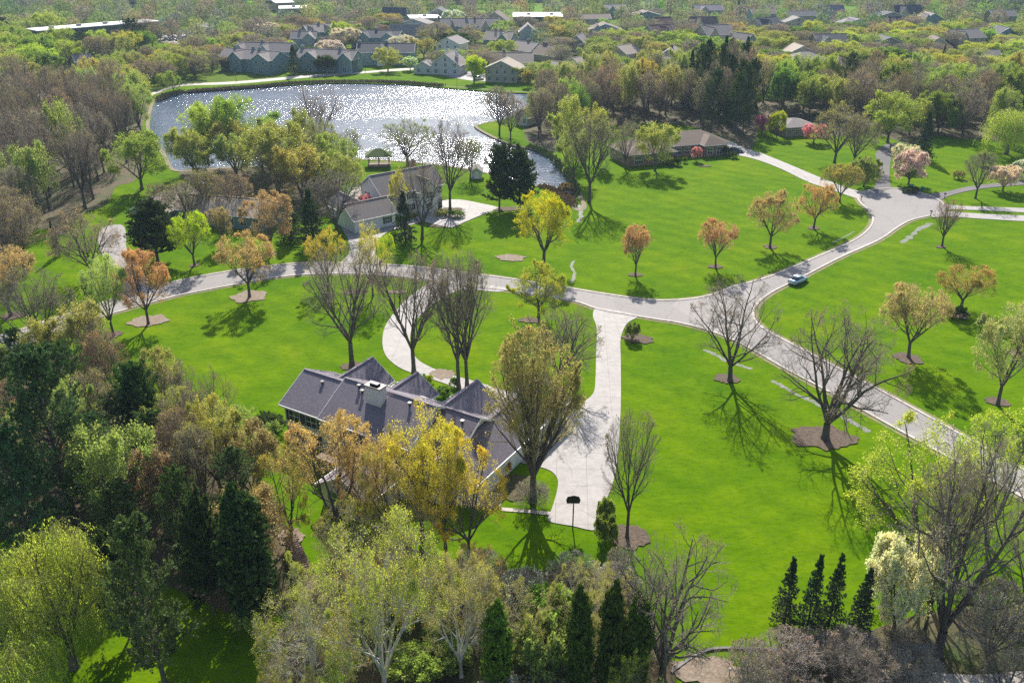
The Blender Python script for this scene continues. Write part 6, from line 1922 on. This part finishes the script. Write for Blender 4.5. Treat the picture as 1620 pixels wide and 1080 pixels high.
fields = [ground_poly(f) for f in ([(690, 22), (760, 16), (870, 8), (890, 22), (830, 27), (740, 30)], [(985, 2), (1060, 1), (1110, 8), (1090, 14), (1000, 12)], [(1255, 14), (1330, 9), (1420, 13), (1500, 15), (1600, 16), (1600, 20), (1440, 22), (1330, 19)])]
n_far = 0
for _ in range(14000):
    y = 440 + (1150 - 440) * rng.uniform(0, 1) ** 0.8
    hw = 0.70 * y + 40
    x = rng.uniform(-hw, hw)
    vv = x / (y * CP + CAMH * SP) * FPX + 810   # rough bearing, to keep the terraces' yards open
    if y < 520 and 430 < vv < 700:
        continue
    sp_ = 9.5 + (y - 440) * 0.012
    if any(abs(x - hx) < hw_ + 1 and abs(y - hy) < hd + 1 for hx, hy, hw_, hd in FOOT):
        continue
    if any(pt_in(f, x, y) for f in fields):
        continue
    if any((x - a) ** 2 + (y - b_) ** 2 < sp_ ** 2 for a, b_, r_ in TREES):
        continue
    c = pal[rng.integers(len(pal))]
    j = rng.uniform(0.85, 1.15, 3)
    far_tree(x, y, rng.uniform(8, 14), rng.uniform(4.2, 6.8), tuple(np.array(c) * j))
    TREES.append((x, y, 0))
    n_far += 1
    if n_far > 1900:
        break
print('far wood', n_far)
fm = bpy.data.materials.new('far_foliage')
fm.use_nodes = True
nt = fm.node_tree
nt.nodes.clear()
out = nt.nodes.new('ShaderNodeOutputMaterial')
at_ = nt.nodes.new('ShaderNodeAttribute')
at_.attribute_name = 'col'
geo = nt.nodes.new('ShaderNodeNewGeometry')
c = mix(nt, at_.outputs['Color'], ramp(nt, geo.outputs['Random Per Island'], [(0, (0.86, 0.88, 0.9)), (1, (1.14, 1.1, 1.05))]), 1.0, 'MULTIPLY')
d = nt.nodes.new('ShaderNodeBsdfDiffuse')
t = nt.nodes.new('ShaderNodeBsdfTranslucent')
ms = nt.nodes.new('ShaderNodeMixShader')
ms.inputs[0].default_value = 0.4
nt.links.new(c, d.inputs[0]); nt.links.new(c, t.inputs[0])
nt.links.new(d.outputs[0], ms.inputs[1]); nt.links.new(t.outputs[0], ms.inputs[2]); nt.links.new(ms.outputs[0], out.inputs[0])
me = np_mesh('far_wood', np.concatenate(vs_all), np.concatenate(qs_all), [fm])
ca = me.color_attributes.new('col', 'FLOAT_COLOR', 'POINT')
ca.data.foreach_set('color', np.concatenate(attr_cols).astype(np.float32).ravel())
o = bpy.data.objects.new('far_wood', me)
COL.objects.link(o)
tag(o, 'mixed spring wood fading into the haze at the top', 'wood', kind='stuff')

# ------------------------------------------------------------------ the air
hz = bpy.data.materials.new('haze_air')
hz.use_nodes = True
nt = hz.node_tree
nt.nodes.clear()
out = nt.nodes.new('ShaderNodeOutputMaterial')
pv = nt.nodes.new('ShaderNodeVolumePrincipled')
pv.inputs['Color'].default_value = (0.54, 0.75, 1.0, 1)
pv.inputs['Density'].default_value = 0.00011
pv.inputs['Anisotropy'].default_value = 0.2
nt.links.new(pv.outputs[0], out.inputs['Volume'])
hb = MB().box(-1800, 1800, -150, 2600, -3, 75).build('haze', hz)
tag(hb, 'thin blue spring haze', 'haze', kind='stuff')
